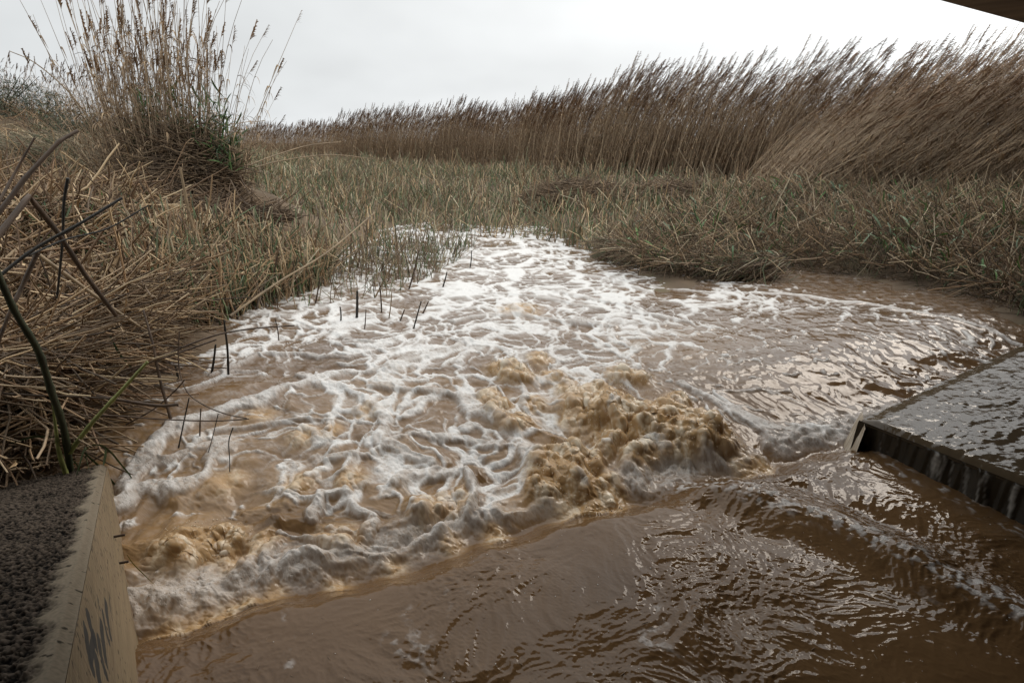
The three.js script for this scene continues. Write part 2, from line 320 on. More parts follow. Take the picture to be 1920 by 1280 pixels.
  if (foam > 0.02 && depth < 8.5) { // bubbles and holes where the foam is near
    const k = ss(8.5, 5, depth), thin = ss(0.3, -0.35, fbm(x * 4.5 + 4, z * 4.5, 3)); wor(x * 22, z * 22); const hole = ss(0.46, 0.2, W1) * RC[WID];
    foam *= 1 - 0.7 * k * hole * (1.05 - foam * (0.9 - 0.5 * thin));
    wor(x * 50, z * 50); foam *= 1 - 0.75 * k * ss(0.5, 0.2, W1) * RC[WID] * (1.1 - foam * (0.95 - 0.5 * thin)); foam *= 1 - 0.1 * k * thin;
    hp += 0.006 * foam * (1 - W1) * k; hj += 0.002 * foam * (1 - W1);
  }
  out.boil = boil; out.h = mix(hj, hp, pool); out.foam = clamp(foam, 0, 1); out.och = clamp(och, 0, 1);
  return out;
}
function tile(n, fn, srgb) { const a = new Uint8Array(n * n * 4); for (let j = 0; j < n; j++) for (let i = 0; i < n; i++) { const c = fn(i / n, j / n), o = (j * n + i) * 4; a[o] = c[0]; a[o + 1] = c[1]; a[o + 2] = c[2]; a[o + 3] = 255; } const t = new THREE.DataTexture(a, n, n); t.wrapS = t.wrapT = THREE.RepeatWrapping; t.magFilter = THREE.LinearFilter; if (srgb) t.colorSpace = THREE.SRGBColorSpace; t.needsUpdate = true; return t; }
// periodic noise for tiles: blend four shifted copies
function per(f, s) { return (u, v) => { const x = u * s, y = v * s; return (f(x, y) * (1 - u) * (1 - v) + f(x - s, y) * u * (1 - v) + f(x, y - s) * (1 - u) * v + f(x - s, y - s) * u * v) / Math.sqrt((u * u + (1 - u) * (1 - u)) * (v * v + (1 - v) * (1 - v))); }; }
const bubbleTile = (() => { const N = 24, f = (u, v) => { let m = 9; for (const [s, o] of [[N, 0], [N * 2, 77]]) { const x = u * s, y = v * s, xi = Math.floor(x), yi = Math.floor(y); let q = 9; for (let j = -1; j <= 1; j++) for (let i = -1; i <= 1; i++) { const h = P[P[((xi + i + s) % s) + o] + ((yi + j + s) % s)], dx = xi + i + RA[h] - x, dy = yi + j + RB[h] - y; q = Math.min(q, Math.hypot(dx, dy) / (0.5 + 0.5 * RC[h])); } m = Math.min(m, q); } return Math.sqrt(Math.max(0, 1 - m * m)); }; return tile(512, (u, v) => { const k = 255 * f(u, v); return [k, k, k]; }); })();
const rippleTile = (() => { const f = per((x, y) => fbm(x, y, 4), 9); return tile(512, (u, v) => { const k = 128 + 110 * f(u, v); return [k, k, k]; }); })();
bubbleTile.repeat.set(2.5, 2.5); rippleTile.repeat.set(1.6, 1.6);
const waterMat = phy([1, 1, 1], 0.07, { vertexColors: true, ior: 1.33, bumpMap: rippleTile, bumpScale: 0.0022 });
const foamMat = phy([1, 1, 1], 0.5, { vertexColors: true, ior: 1.33, bumpMap: bubbleTile, bumpScale: 0.004 });
{
  const zs = []; for (let z = 7; z > -1.3; z -= 0.25) zs.push(z);
  for (let D = 1.3; D < 19;) { zs.push(-D); D += clamp(D * D / 1500, 0.0042, 0.1); }
  for (let D = 19; D < 60; D *= 1.06) zs.push(-D);
  const NC = true ? 1060 : 560, rows = zs.length, bo = new Float32Array(rows * NC), pos = new Float32Array(rows * NC * 3), col = new Float32Array(rows * NC * 3), uv = new Float32Array(rows * NC * 2), fo = new Float32Array(rows * NC);
  zs.forEach((z, r) => {
    const half = Math.max(1.6, 1.12 * Math.max(-z, 0) * 0.94 + 1.35), near = z > -1.3;
    for (let c = 0; c < NC; c++) {
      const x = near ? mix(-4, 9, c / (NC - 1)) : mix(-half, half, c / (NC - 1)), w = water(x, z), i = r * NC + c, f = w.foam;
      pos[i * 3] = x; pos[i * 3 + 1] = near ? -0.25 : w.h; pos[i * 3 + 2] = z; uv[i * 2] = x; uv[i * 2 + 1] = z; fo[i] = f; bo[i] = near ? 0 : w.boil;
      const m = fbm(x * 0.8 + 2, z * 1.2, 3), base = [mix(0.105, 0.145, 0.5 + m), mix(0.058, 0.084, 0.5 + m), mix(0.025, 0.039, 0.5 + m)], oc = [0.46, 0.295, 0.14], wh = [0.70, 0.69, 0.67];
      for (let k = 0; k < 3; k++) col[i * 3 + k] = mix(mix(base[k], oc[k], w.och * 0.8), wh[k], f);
    }
  });
  const wet = [], white = [];
  for (let r = 1; r < rows; r++) for (let c = 1; c < NC; c++) {
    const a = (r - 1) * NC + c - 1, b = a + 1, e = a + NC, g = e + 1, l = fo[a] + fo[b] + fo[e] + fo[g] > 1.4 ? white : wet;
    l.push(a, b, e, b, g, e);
  }
  const g = new THREE.BufferGeometry(); g.setAttribute('position', new THREE.BufferAttribute(pos, 3)); g.setAttribute('color', new THREE.BufferAttribute(col, 3)); g.setAttribute('uv', new THREE.BufferAttribute(uv, 2));
  const all = new Uint32Array(wet.length + white.length); all.set(wet, 0); all.set(white, wet.length); g.setIndex(new THREE.BufferAttribute(all, 1));
  g.addGroup(0, wet.length, 0); g.addGroup(wet.length, white.length, 1); g.computeVertexNormals();
  // billows of the boils and piled bubbles of the foam swell out of the surface
  const nr = g.attributes.normal.array;
  for (let i = 0; i < rows * NC; i++) {
    const b = bo[i], f = fo[i], x = pos[i * 3], y = pos[i * 3 + 1], z = pos[i * 3 + 2]; if (z < -8 || z > -1.3 || (b < 0.03 && f < 0.05)) continue;
    let k = 0;
    if (b >= 0.03) { const qx = x + 0.05 * n2(x * 6 + y * 5, z * 6), qz = z + 0.05 * n2(z * 6 + 9, x * 6 + y * 5), w1 = wor3(qx * 8, y * 8, qz * 8), w2 = wor3(qx * 21 + 4, y * 21, qz * 21), w3 = wor3(x * 58, y * 58 + 9, z * 58), v2 = ss(-0.4, 0.4, n2(x * 5 + 3, z * 5)); k += b * (0.046 * (0.7 - w1 * w1 * 1.2) + 0.019 * v2 * (0.7 - w2 * w2 * 1.3) + 0.009 * (0.6 - w3) + 0.02 * n2(x * 11 + y * 7, z * 11) + 0.008 * n2(x * 33 + y * 21, z * 33 - y * 15)); const fl = clamp(ss(-0.1, 0.6, 0.45 * n2(x * 6 + 2, z * 6 + y * 5) + 0.55 * n2(x * 19, z * 19 + y * 17) + 0.7 * (0.5 - w3) + 0.5 * (0.55 - w1)), 0, 1) * b * 0.85; for (let c = 0; c < 3; c++) col[i * 3 + c] = mix(col[i * 3 + c], [0.78, 0.69, 0.54][c], fl); }
    if (f >= 0.05) { const w1 = wor3(x * 21, y * 21, z * 21), w2 = wor3(x * 52 + 4, y * 52, z * 52); k += f * (0.008 * (0.7 - w1 * w1 * 1.4) + 0.006 * (0.6 - w2)) * ss(8, 5.5, -z); }
    pos[i * 3] += nr[i * 3] * k; pos[i * 3 + 1] += nr[i * 3 + 1] * k; pos[i * 3 + 2] += nr[i * 3 + 2] * k;
  }
  g.computeVertexNormals();
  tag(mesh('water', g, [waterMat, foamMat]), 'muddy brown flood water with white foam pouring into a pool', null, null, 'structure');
}
{ // drops flung from the boils
  const drop = new THREE.SphereGeometry(1, 6, 5), string = colored(new THREE.SphereGeometry(1, 6, 5), () => [1, 1, 1]); string.deleteAttribute('color');
  const root = tag(new THREE.Group(), 'drops of spray flung up over the frothing crest', 'spray', null, 'stuff'); root.name = 'spray'; scene.add(root);
  const big = BOIL.filter((b) => b[3] > 0.5);
  scatter(root, 'drop', [drop, string], phy([0.66, 0.56, 0.43], 0.1, { ior: 1.33 }), 1800, (r) => {
    const b = big[Math.floor(r() * big.length)], a = r() * 6.283, q = b[2] * (0.4 + 0.9 * r()), x = b[0] + Math.cos(a) * q, z = b[1] + Math.sin(a) * q, s = 0.0022 + 0.0055 * r() * r() * r();
    return { at: V(x, water(x, z).h + 0.02 + b[2] * 0.7 * r() * r() * b[3], z), dir: UPV, scale: V(s, s * (1 + r()), s), color: C(1, 1, 1) };
  }, 5);
}

{ // flecks of broken straw and froth adrift on the fast brown tongue
  const root = tag(new THREE.Group(), 'small flecks of straw and froth drifting on the fast brown water', 'flotsam', null, 'stuff'); root.name = 'flotsam'; scene.add(root);
  scatter(root, 'fleck', [new THREE.IcosahedronGeometry(1, 1)], std([1, 1, 1], .6), 420, (r) => { const u = -.3 + 4.6 * r(), v = .4 + 2.0 * r(), x = u * UX - v * 0.522, z = u * UZ - v * 0.853, s = .0015 + .0035 * r() * r(), straw = r() < .3; return { at: V(x, water(x, z).h + s * .4, z), dir: straw ? dirOf(r() * 6.28, 0) : UPV, spin: 0, scale: straw ? V(s * .5, s * 5, s * .5) : V(s, s * .6, s), color: straw ? C(.2, .13, .07) : C(.62, .58, .52) }; }, 6);
}
// ---------- ground ----------
{
  const zs = [8, 4, 1]; for (let D = 0.5; D < 130; D *= 1.022) zs.push(-D); const NC = 300, pos = [], idx = [], col = [];
  zs.forEach((z, r) => { const half = Math.max(14, -z * 1.6); for (let c = 0; c < NC; c++) { const x = mix(-half, half, c / (NC - 1)), y = land(x, z); pos.push(x, y, z); const k = 1.1 + 0.9 * (0.5 + fbm(x * 2.2, z * 2.2, 3)), g = ss(0.1, 0.5, fbm(x * 0.7 + 5, z * 0.7, 3)) * (x < -6 ? 0.9 : 0.25); col.push(mix(0.085, 0.07, g) * k, mix(0.06, 0.085, g) * k, mix(0.038, 0.03, g) * k); if (r && c) { const a = (r - 1) * NC + c - 1; idx.push(a, a + 1, a + NC, a + 1, a + NC + 1, a + NC); } } });
  tag(mesh('ground', geo(pos, idx, { col }), std([1, 1, 1], 0.95, { vertexColors: true })), 'dark muddy earth of the river banks under dead reeds', null, null, 'structure');
  const far = new THREE.CircleGeometry(1200, 48); far.rotateX(-Math.PI / 2); far.translate(0, -1.2, 0); 
  tag(mesh('terrain', far, std([0.09, 0.08, 0.05], 0.95)), 'flat land reaching to the horizon', null, null, 'structure');
}

// ---------- concrete: wing wall, ford slab, deck overhead ----------
const gritTile = (() => { const f1 = per((x, y) => fbm(x, y, 3), 40), f2 = per((x, y) => fbm(x, y, 4), 9); return tile(1024, (u, v) => { const g = f1(u, v), q = f2(u, v), k = ss(-0.28, 0.3, g + 0.35 * q); return [mix(26, 150, k), mix(22, 130, k), mix(18, 112, k)]; }, true); })();
const gritBump = (() => { const f1 = per((x, y) => fbm(x, y, 3), 40), f2 = per((x, y) => fbm(x, y, 4), 9); return tile(1024, (u, v) => { const k = 255 * ss(-0.4, 0.4, f1(u, v) + 0.35 * f2(u, v)); return [k, k, k]; }); })();
const W_FAR = V(-2.83, 0.10, -3.28), WD = V(0.606, 0, 0.796), WN = V(-0.9, 0, 0.43).normalize();
{
  const root = thing('wing_wall', 'rough topped concrete wing wall sloping down into the water at lower left', 'wall');
  // top: rough aggregate, with a smoother rim beside the face
  const NS = 780, NT = 400, pos = [], idx = [], uv = [], col = [], len = 4.0, wide = 2.4, rr = rng(4);
  for (let i = 0; i <= NS; i++) for (let j = 0; j <= NT; j++) {
    const s = len * i / NS, t = wide * (j / NT) ** 1.5, x = W_FAR.x + WD.x * s + WN.x * t, z = W_FAR.z + WD.z * s + WN.z * t, edge = ss(0.035, 0.09, t + 0.05 * fbm(s * 9, t * 4, 3));
    let y = Math.min(W_FAR.y + 0.325 * s, 1.5) - 0.028 * (1 - ss(0, 0.03, t));
    const a = fbm(x * 44, z * 44, 3), b = fbm(x * 6, z * 6, 3); const fine = n2(x * 105, z * 105) + 0.5 * n2(x * 190 + 5, z * 190); wor(x * 52, z * 52);
    y += edge * (0.010 * a + 0.014 * b + 0.015 * (0.5 - W1) + 0.0045 * fine) - 0.01 * edge - ss(0.02, 0, s) * 0.05;
    const k = ss(-0.25, 0.35, 0.7 * a + 0.3 * b - 0.55 * (W1 - 0.45) + 0.4 * fine), pit = ss(0.42, 0.5, fbm(x * 30 + 9, z * 30, 2)) * (1 - edge);
    const rough = [mix(0.003, 0.085, k), mix(0.0025, 0.067, k), mix(0.002, 0.052, k)], rm = (0.9 + 0.2 * fine) * (1 - 0.8 * pit), rim = [0.19 * rm, 0.157 * rm, 0.115 * rm];
    pos.push(x, y, z); uv.push(t, s); for (let c = 0; c < 3; c++) col.push(mix(rim[c], rough[c], edge));
    if (i && j) { const o = (i - 1) * (NT + 1) + j - 1, q = o + NT + 1; idx.push(o, o + 1, q, o + 1, q + 1, q); }
  }
  mesh('top', geo(pos, idx, { uv, col }), phy([1, 1, 1], 1, { vertexColors: true, specularIntensity: 0.15 }), root);
  // face: board-marked concrete with stains; grid from the top edge down into the water
  const p2 = [], i2 = [], u2 = [], M = 300, K = 120; 
  for (let i = 0; i <= M; i++) for (let j = 0; j <= K; j++) {
    const s = len * i / M, top = Math.min(W_FAR.y + 0.325 * s, 1.5) - 0.03, y = mix(top, -1, j / K), w = j < 2 ? 0.0005 : 0.003 * fbm(s * 8, y * 20, 3);
    p2.push(W_FAR.x + WD.x * s - WN.x * 0 + 0.796 * w, y, W_FAR.z + WD.z * s - 0.606 * w); u2.push(s / len, (y + 1) / 2.5);
    if (i && j) { const o = (i - 1) * (K + 1) + j - 1, q = o + K + 1; i2.push(o, q, o + 1, o + 1, q, q + 1); }
  }
  const cv = document.createElement('canvas'); cv.width = 2048; cv.height = 1024; const cx = cv.getContext('2d');
  cx.fillStyle = '#8f7f66'; cx.fillRect(0, 0, 2048, 1024);
  for (let i = 0; i < 5200; i++) { const k = rr(); cx.fillStyle = k < 0.5 ? `rgba(70,58,42,${0.05 + 0.08 * rr()})` : `rgba(185,170,140,${0.04 + 0.07 * rr()})`; cx.fillRect(rr() * 2048, rr() * 1024, 60 + 400 * rr(), 1 + 3 * rr()); }
  for (let i = 0; i < 420; i++) { cx.fillStyle = `rgba(28,22,16,${0.4 + 0.5 * rr()})`; const x = rr() * 2048, s = x / 2048 * len, top = (Math.min(W_FAR.y + 0.325 * s, 1.5) + 0.97) / 2.5; cx.beginPath(); cx.ellipse(x, 1024 * (1 - top + rr() * rr() * 0.35), 1.5 + 5 * rr(), 1.5 + 3 * rr(), rr() * 3, 0, 7); cx.fill(); }
  for (let i = 0; i < 260; i++) { const x = rr() * 2048, s = x / 2048 * len; cx.fillStyle = `rgba(${60 + 40 * rr()},${46 + 30 * rr()},${30 + 20 * rr()},${0.12 + 0.25 * rr()})`; cx.beginPath(); cx.ellipse(x, 1024 * (1 - (0.97 - 0.25 + 0.2 * rr() * rr()) / 2.5), 6 + 26 * rr(), 2 + 8 * rr(), 0, 0, 7); cx.fill(); }
  for (let i = 0; i < 900; i++) { cx.strokeStyle = `rgba(${40 + 30 * rr()},${32 + 24 * rr()},${22 + 16 * rr()},${0.05 + 0.14 * rr()})`; cx.lineWidth = 1 + 2 * rr(); const x = rr() * 2048, s = x / 2048 * len, y = 1024 * (1 - (Math.min(W_FAR.y + 0.325 * s, 1.5) + 0.97) / 2.5); cx.beginPath(); cx.moveTo(x, y + 20 * rr()); cx.lineTo(x + 4 * (rr() - .5), y + 20 + 160 * rr()); cx.stroke(); }
  // painted strokes
  const S = (s, y) => [s / len * 2048, 1024 * (1 - (y + 1) / 2.5)];
  cx.strokeStyle = 'rgba(48,50,52,0.86)'; cx.lineCap = 'round';
  for (const [s0, y0, s1, y1, w] of [[2.464,0.793,2.501,0.715,26],[2.573,0.834,2.665,0.772,26],[2.474,0.724,2.642,0.781,20],[2.026,0.491,2.176,0.458,22],[2.171,0.558,2.248,0.496,20],[2.278,0.599,2.434,0.57,24],[2.426,0.658,2.503,0.591,24],[2.569,0.712,2.64,0.66,30],[2.178,0.635,2.201,0.608,8],[1.871,0.408,1.998,0.384,8]]) { cx.lineWidth = w; cx.beginPath(); cx.moveTo(...S(s0, y0)); cx.quadraticCurveTo(...S((s0 + s1) / 2 + 0.03, (y0 + y1) / 2 + 0.02), ...S(s1, y1)); cx.stroke(); }
  const tex = new THREE.CanvasTexture(cv); tex.colorSpace = THREE.SRGBColorSpace;
  mesh('face', geo(p2, i2, { uv: u2 }), std([0.9, 0.86, 0.8], 0.85, { map: tex }), root);
  // end and back so that the wall is solid
  const back = (t, s) => [W_FAR.x + WN.x * t + WD.x * s, W_FAR.z + WN.z * t + WD.z * s], [ax, az] = back(0.004, 0.004), [bx, bz] = back(wide, 0.004);
  mesh('end_face', geo([ax, 0.06, az, bx, 0.06, bz, ax, -1, az, bx, -1, bz], [0, 2, 1, 1, 2, 3]), std([0.1, 0.085, 0.065], 0.9), root);
  for (const [s, y, l] of [[1.0, 0.12, 0.05], [1.13, 0.03, 0.04]]) { const x = W_FAR.x + WD.x * s, z = W_FAR.z + WD.z * s; mesh('rusty_bar', tube([V(x - 0.05, y, z), V(x + l * 0.9, y + 0.004, z - l * 0.5)], () => 0.007, 7), std([0.05, 0.032, 0.022], 0.9), root); }
}
const uvw = (u, y, v) => V(u * UX + v * UZ, y, u * UZ - v * UX);
function slabBox(u0, u1, y0, y1, v0, v1, bev = 0.02) { // a block aligned with the deck, edges chamfered
  const sh = new THREE.Shape(); sh.moveTo(u0, v0); sh.lineTo(u1, v0); sh.lineTo(u1, v1); sh.lineTo(u0, v1);
  const g = new THREE.ExtrudeGeometry(sh, { depth: y1 - y0 - 2 * bev, bevelEnabled: true, bevelThickness: bev, bevelSize: bev, bevelOffset: -bev, bevelSegments: 2 }), p = g.attributes.position, uv = [];
  for (let i = 0; i < p.count; i++) { const u = p.getX(i), v = p.getY(i), y = p.getZ(i) + y0 + bev, q = uvw(u, y, v); p.setXYZ(i, q.x, q.y, q.z); uv.push(u * 0.5 + v * 0.1, y * 0.5 + v * 0.5); }
  g.setAttribute('uv', new THREE.Float32BufferAttribute(uv, 2)); g.computeVertexNormals(); return g;
}
const stainTile = (() => { const f = per((x, y) => fbm(x, y * 0.35, 5), 7); return tile(512, (u, v) => { const k = 0.5 + 0.6 * f(u, v); return [mix(74, 128, k), mix(62, 110, k), mix(50, 90, k)]; }, true); })();
const concrete = std([1.15, 1.08, 1.0], 0.9, { map: stainTile });
{
  const deck = thing('bridge_deck', 'brown stained concrete bridge deck crossing the upper right corner', 'bridge');
  mesh('soffit_slab', slabBox(-22, 26, 3.35, 3.35 + 0.7, -7.5, 2.75, 0.03), concrete, deck);
  const ab = thing('added_shade_wall', 'unseen concrete walls added behind the camera to keep light off the foreground', 'wall');  // unseen walls, added to close off light from behind and left
  mesh('rear_shade_wall', slabBox(-9, 16, -1, 3.35 - 0.003, -8.2, -7.503), concrete, ab);
  mesh('left_shade_wall', slabBox(-1.6, -0.7, -1, 3.35 - 0.003, -7.497, -0.1), concrete, ab);
  const pier = thing('added_shade_pier', 'unseen concrete pier added on the low slab to darken the foreground', 'pier');  // unseen, added so the near water is shaded and mirrors something dark
  mesh('shaft', slabBox(4.7, 5.3, 0.03, 3.35 - 0.003, -7.497, -0.4), concrete, pier);
}
{ // low ford slab at right, water sheeting over it
  const root = thing('ford_slab', 'low dark concrete slab at right with thin water spilling over its edge', 'slab');
  mesh('block', slabBox(4.56, 14, -1, 0.05, -5, 1.86, 0.05), std([0.05, 0.042, 0.032], 0.5), root);
  const U0 = 4.53, NU = 420, NV = 340, pos = [], idx = [], uv = [], col = [];
  // sheet on the top that bends over the near edge and falls; j<EDGE rows are the fall
  const EDGE = 70;
  for (let j = 0; j <= NU; j++) for (let i = 0; i <= NV; i++) {
    const v = mix(-1.6, 1.9, i / NV); let u, y, cc = [0.045, 0.034, 0.02];
    const str = n2(v * 4.2, 1.5) + 0.6 * n2(v * 13, 4.4) + 0.35 * n2(v * 34, 8.1), lip = 0.07;
    if (j < EDGE) { const t = 1 - j / EDGE, f = t * t; u = U0 - 0.05 - 0.055 * f - 0.022 * str * ss(0, 0.25, t) - 0.014 * n2(v * 9 + t * 0.8, t * 2) * t - 0.012 * ss(0.1, 0.5, n2((v + 0.07 * t * t) * 15, 3.3 + t * 0.7)) * ss(0, 0.2, t); y = 0.068 - 0.46 * t * t * 0.9 - 0.03 * t; y -= 0;
      const vv = v + 0.07 * t * t + 0.012 * n2(v * 5, t * 3), wv = 0.55 * ss(0.08, 0.5, 0.5 * n2(vv * 15, 3.3 + t * 0.7) + 0.5 * n2(vv * 34, t * 1.2) + 0.3 * n2(vv * 80, t * 2)) * ss(0.03, 0.2, t) * (0.65 + 0.35 * n2(v * 30, t * 12)); cc = [mix(0.03, 0.6, wv), mix(0.023, 0.56, wv), mix(0.015, 0.5, wv)]; }
    else { const t = (j - EDGE) / (NU - EDGE); u = U0 - 0.05 + 6.5 * t ** 1.25; const a = u - U0 + 0.05, edge = ss(0, 0.09, a); y = 0.068 - 0.02 * ss(0.07, 0, a) + 0.022 * edge + 0.005 * n2(u * 3.2 + v * 1.2, v * 7) * edge + 0.0042 * n2(u * 7 - v * 3, v * 16) * edge + 0.0018 * n2(u * 19, v * 34) * edge + 0.004 * str * (1 - edge) - 0.03 * ss(1.78, 1.9, v); cc = [0.085, 0.062, 0.038]; }
    const q = uvw(u, y, v); pos.push(q.x, q.y, q.z); uv.push(q.x, q.z + q.y); col.push(...cc);
    if (j && i) { const a = (j - 1) * (NV + 1) + i - 1, b = a + NV + 1; idx.push(a, b, a + 1, a + 1, b, b + 1); }
  }
  mesh('water_sheet', geo(pos, idx, { uv, col }), phy([1, 1, 1], 0.06, { vertexColors: true, ior: 1.33, bumpMap: rippleTile, bumpScale: 0.004, side: THREE.DoubleSide }), root);
  // pale veil of water running off the far corner
  const p3 = [], i3 = [], u3 = [], c3 = [];
  for (let a = 0; a <= 60; a++) for (let b = 0; b <= 50; b++) {
    const t = b / 50, k = a / 60, v = mix(1.80, 2.0, k) + 0.04 * t * k, u = mix(4.385, 4.74, k) - (0.10 + 0.06 * k) * t * t, y = 0.066 - 0.035 * k - 0.03 * t - 0.36 * t * t + 0.008 * n2(k * 9, t * 2), q = uvw(u - 0.01 * n2(k * 12, t * 3), y, v), w = 0.45 + 0.4 * n2(k * 10, t * 3);
    p3.push(q.x, q.y, q.z); u3.push(q.x, q.z + q.y); c3.push(mix(0.25, 0.6, w), mix(0.19, 0.53, w), mix(0.12, 0.43, w));
    if (a && b) { const o = (a - 1) * 51 + b - 1, e = o + 51; i3.push(o, e, o + 1, o + 1, e, e + 1); }
  }
  mesh('corner_fall', geo(p3, i3, { uv: u3, col: c3 }), phy([1, 1, 1], 0.2, { vertexColors: true, ior: 1.33, side: THREE.DoubleSide }), root);
}

// ---------- shapes of reed, straw and leaf ----------
const stemMat = std([1, 1, 1], 0.75, { vertexColors: true, side: THREE.DoubleSide }), dryMat = std([1, 1, 1], 0.75, { side: THREE.DoubleSide });
const leafMat = new THREE.MeshPhysicalMaterial({ color: 0xffffff, roughness: 0.6, side: THREE.DoubleSide });
function tint(g, c, vary = 0) { const p = g.attributes.position, a = new Float32Array(p.count * 3); for (let i = 0; i < p.count; i++) { const k = 1 + vary * Math.sin(i * 12.9898); a.set([c[0] * k, c[1] * k, c[2] * k], i * 3); } g.setAttribute('color', new THREE.BufferAttribute(a, 3)); return g; }
function reedCurve(L, lean, bow, r, n = 8) { const pts = [], wob = (r() - 0.5) * 0.06, wz = (r() - 0.5) * 0.1; for (let i = 0; i <= n; i++) { const t = i / n; pts.push(V(L * (lean * t + bow * t * t * t) + wob * Math.sin(t * 5) * L * 0.3, L * t * (1 - 0.22 * (lean + bow) * t * 0.6), L * wz * t * t)); } return pts; }
function plumeGeo(at, dir, r, n = 26, size = 0.26) { // drooping feathery head, trailing down the wind (+x)
  const gs = [];
  for (let i = 0; i < n; i++) {
    const t = i / n, o = at.clone().addScaledVector(dir, t * size), a = r() * 6.283, l = size * (0.55 - 0.35 * t) * (0.6 + 0.6 * r()), side = V(Math.cos(a), 0, Math.sin(a));
    const d = V(0.38 + 0.25 * Math.cos(a), 0.55 - 0.25 * r(), 0.28 * Math.sin(a)).add(dir.clone().multiplyScalar(0.4)).normalize();
    const mid = o.clone().addScaledVector(d, l * 0.55), tip = mid.clone().addScaledVector(d, l * 0.4).add(V(0.08 * l, -0.28 * l, 0));
    gs.push(ribbon([o, mid, tip], (q) => size * 0.045 * 0.62 * (q < 0.1 ? 0.4 : q > 0.9 ? 0.12 : 1), V(-d.z - 0.2, 0.1, d.x + 0.3), 0.4));
  }
  return mergeGeometries(gs);
}
function deadLeaf(at, r, l, droop) { const a = r() * 6.283, w = Math.cos(a) * 0.5 + 0.45, d = V(w, 0, Math.sin(a) * 0.6), pts = []; for (let i = 0; i <= 4; i++) { const t = i / 4; pts.push(V(at.x + d.x * l * t, at.y + l * (0.65 * t - droop * t * t), at.z + d.z * l * t)); } const h = 0.009 + 0.006 * r(); return ribbon(pts, (t) => h * Math.sin(Math.PI * Math.min(1, 0.2 + t * 0.8)) + 0.001, V(-d.z, 0.1, d.x), 0.35); }
function reed(r, o) { // merged stem, leaves, plume with vertex tints
  const pts = reedCurve(o.L, o.lean, o.bow, r), gs = [tint(tube(pts, (t) => o.r * (1 - 0.6 * t), 3), [1, 0.95, 0.85])];
  for (let i = 0; i < (o.leaves ?? 6); i++) { const t = 0.25 + 0.65 * r(), p = pts[Math.floor(t * 8)]; gs.push(tint(deadLeaf(p, r, 0.22 + 0.3 * r(), 0.7 + 0.7 * r()), o.leaf ?? [0.85, 0.75, 0.6], 0.1)); }
  if (o.plume !== 0) { const e = pts[8], d = e.clone().sub(pts[7]).normalize(); gs.push(tint(plumeGeo(e.clone().addScaledVector(d, -0.05), d, r, o.pn ?? 18, o.plume ?? 0.3), [0.62, 0.5, 0.4], 0.15)); }
  return mergeGeometries(gs);
}
function straw(r, kink) { const pts = [], n = 5; let x = 0, z = 0; for (let i = 0; i <= n; i++) { pts.push(V(x, i / n, z)); x += (r() - 0.5) * 0.04 + (kink && i >= 2 ? kink : 0); z += (r() - 0.5) * 0.04; } return tube(pts, (t) => 0.5 * (1 - 0.35 * t) * 0.022, 4); }
const SR = rng(99), STRAW = [0, 0, 0, 0.08, -0.06, 0.15].map((k) => straw(SR, k));
const BLADE = [0.3, 0.6, 0.9, 1.3].map((dr) => { const pts = []; for (let i = 0; i <= 5; i++) { const t = i / 5; pts.push(V(0.35 * t + dr * 0.4 * t * t, t - dr * 0.45 * t * t, 0.05 * Math.sin(t * 4))); } return ribbon(pts, (t) => 0.045 * Math.pow(Math.sin(Math.PI * (0.12 + 0.88 * (1 - t) * 0.999 + 0.0)), 0.7) * (t > 0.95 ? 0.15 : 1), V(0, 0, 1), 0.35); });
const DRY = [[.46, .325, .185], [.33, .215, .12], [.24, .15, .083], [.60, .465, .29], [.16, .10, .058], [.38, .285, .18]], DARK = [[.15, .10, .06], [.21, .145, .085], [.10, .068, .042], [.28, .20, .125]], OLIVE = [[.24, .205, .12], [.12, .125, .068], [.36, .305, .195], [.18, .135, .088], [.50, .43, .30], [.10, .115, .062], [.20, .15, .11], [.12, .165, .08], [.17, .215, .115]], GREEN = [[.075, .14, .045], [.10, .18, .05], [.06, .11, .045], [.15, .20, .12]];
function stuff(name, label, category) { const g = thing(name, label, category); g.userData.kind = 'stuff'; return g; }
const inPoly = (x, z, p) => { let k = false; for (let i = 0, j = p.length - 1; i < p.length; j = i++) if ((p[i][1] > z) !== (p[j][1] > z) && x < (p[j][0] - p[i][0]) * (z - p[i][1]) / (p[j][1] - p[i][1]) + p[i][0]) k = !k; return k; };
function pick(r, poly) { let x0 = 99, x1 = -99, z0 = 99, z1 = -99; for (const p of poly) { x0 = Math.min(x0, p[0]); x1 = Math.max(x1, p[0]); z0 = Math.min(z0, p[1]); z1 = Math.max(z1, p[1]); } for (let i = 0; i < 40; i++) { const x = mix(x0, x1, r()), z = mix(z0, z1, r()); if (inPoly(x, z, poly)) return [x, z]; } return null; }

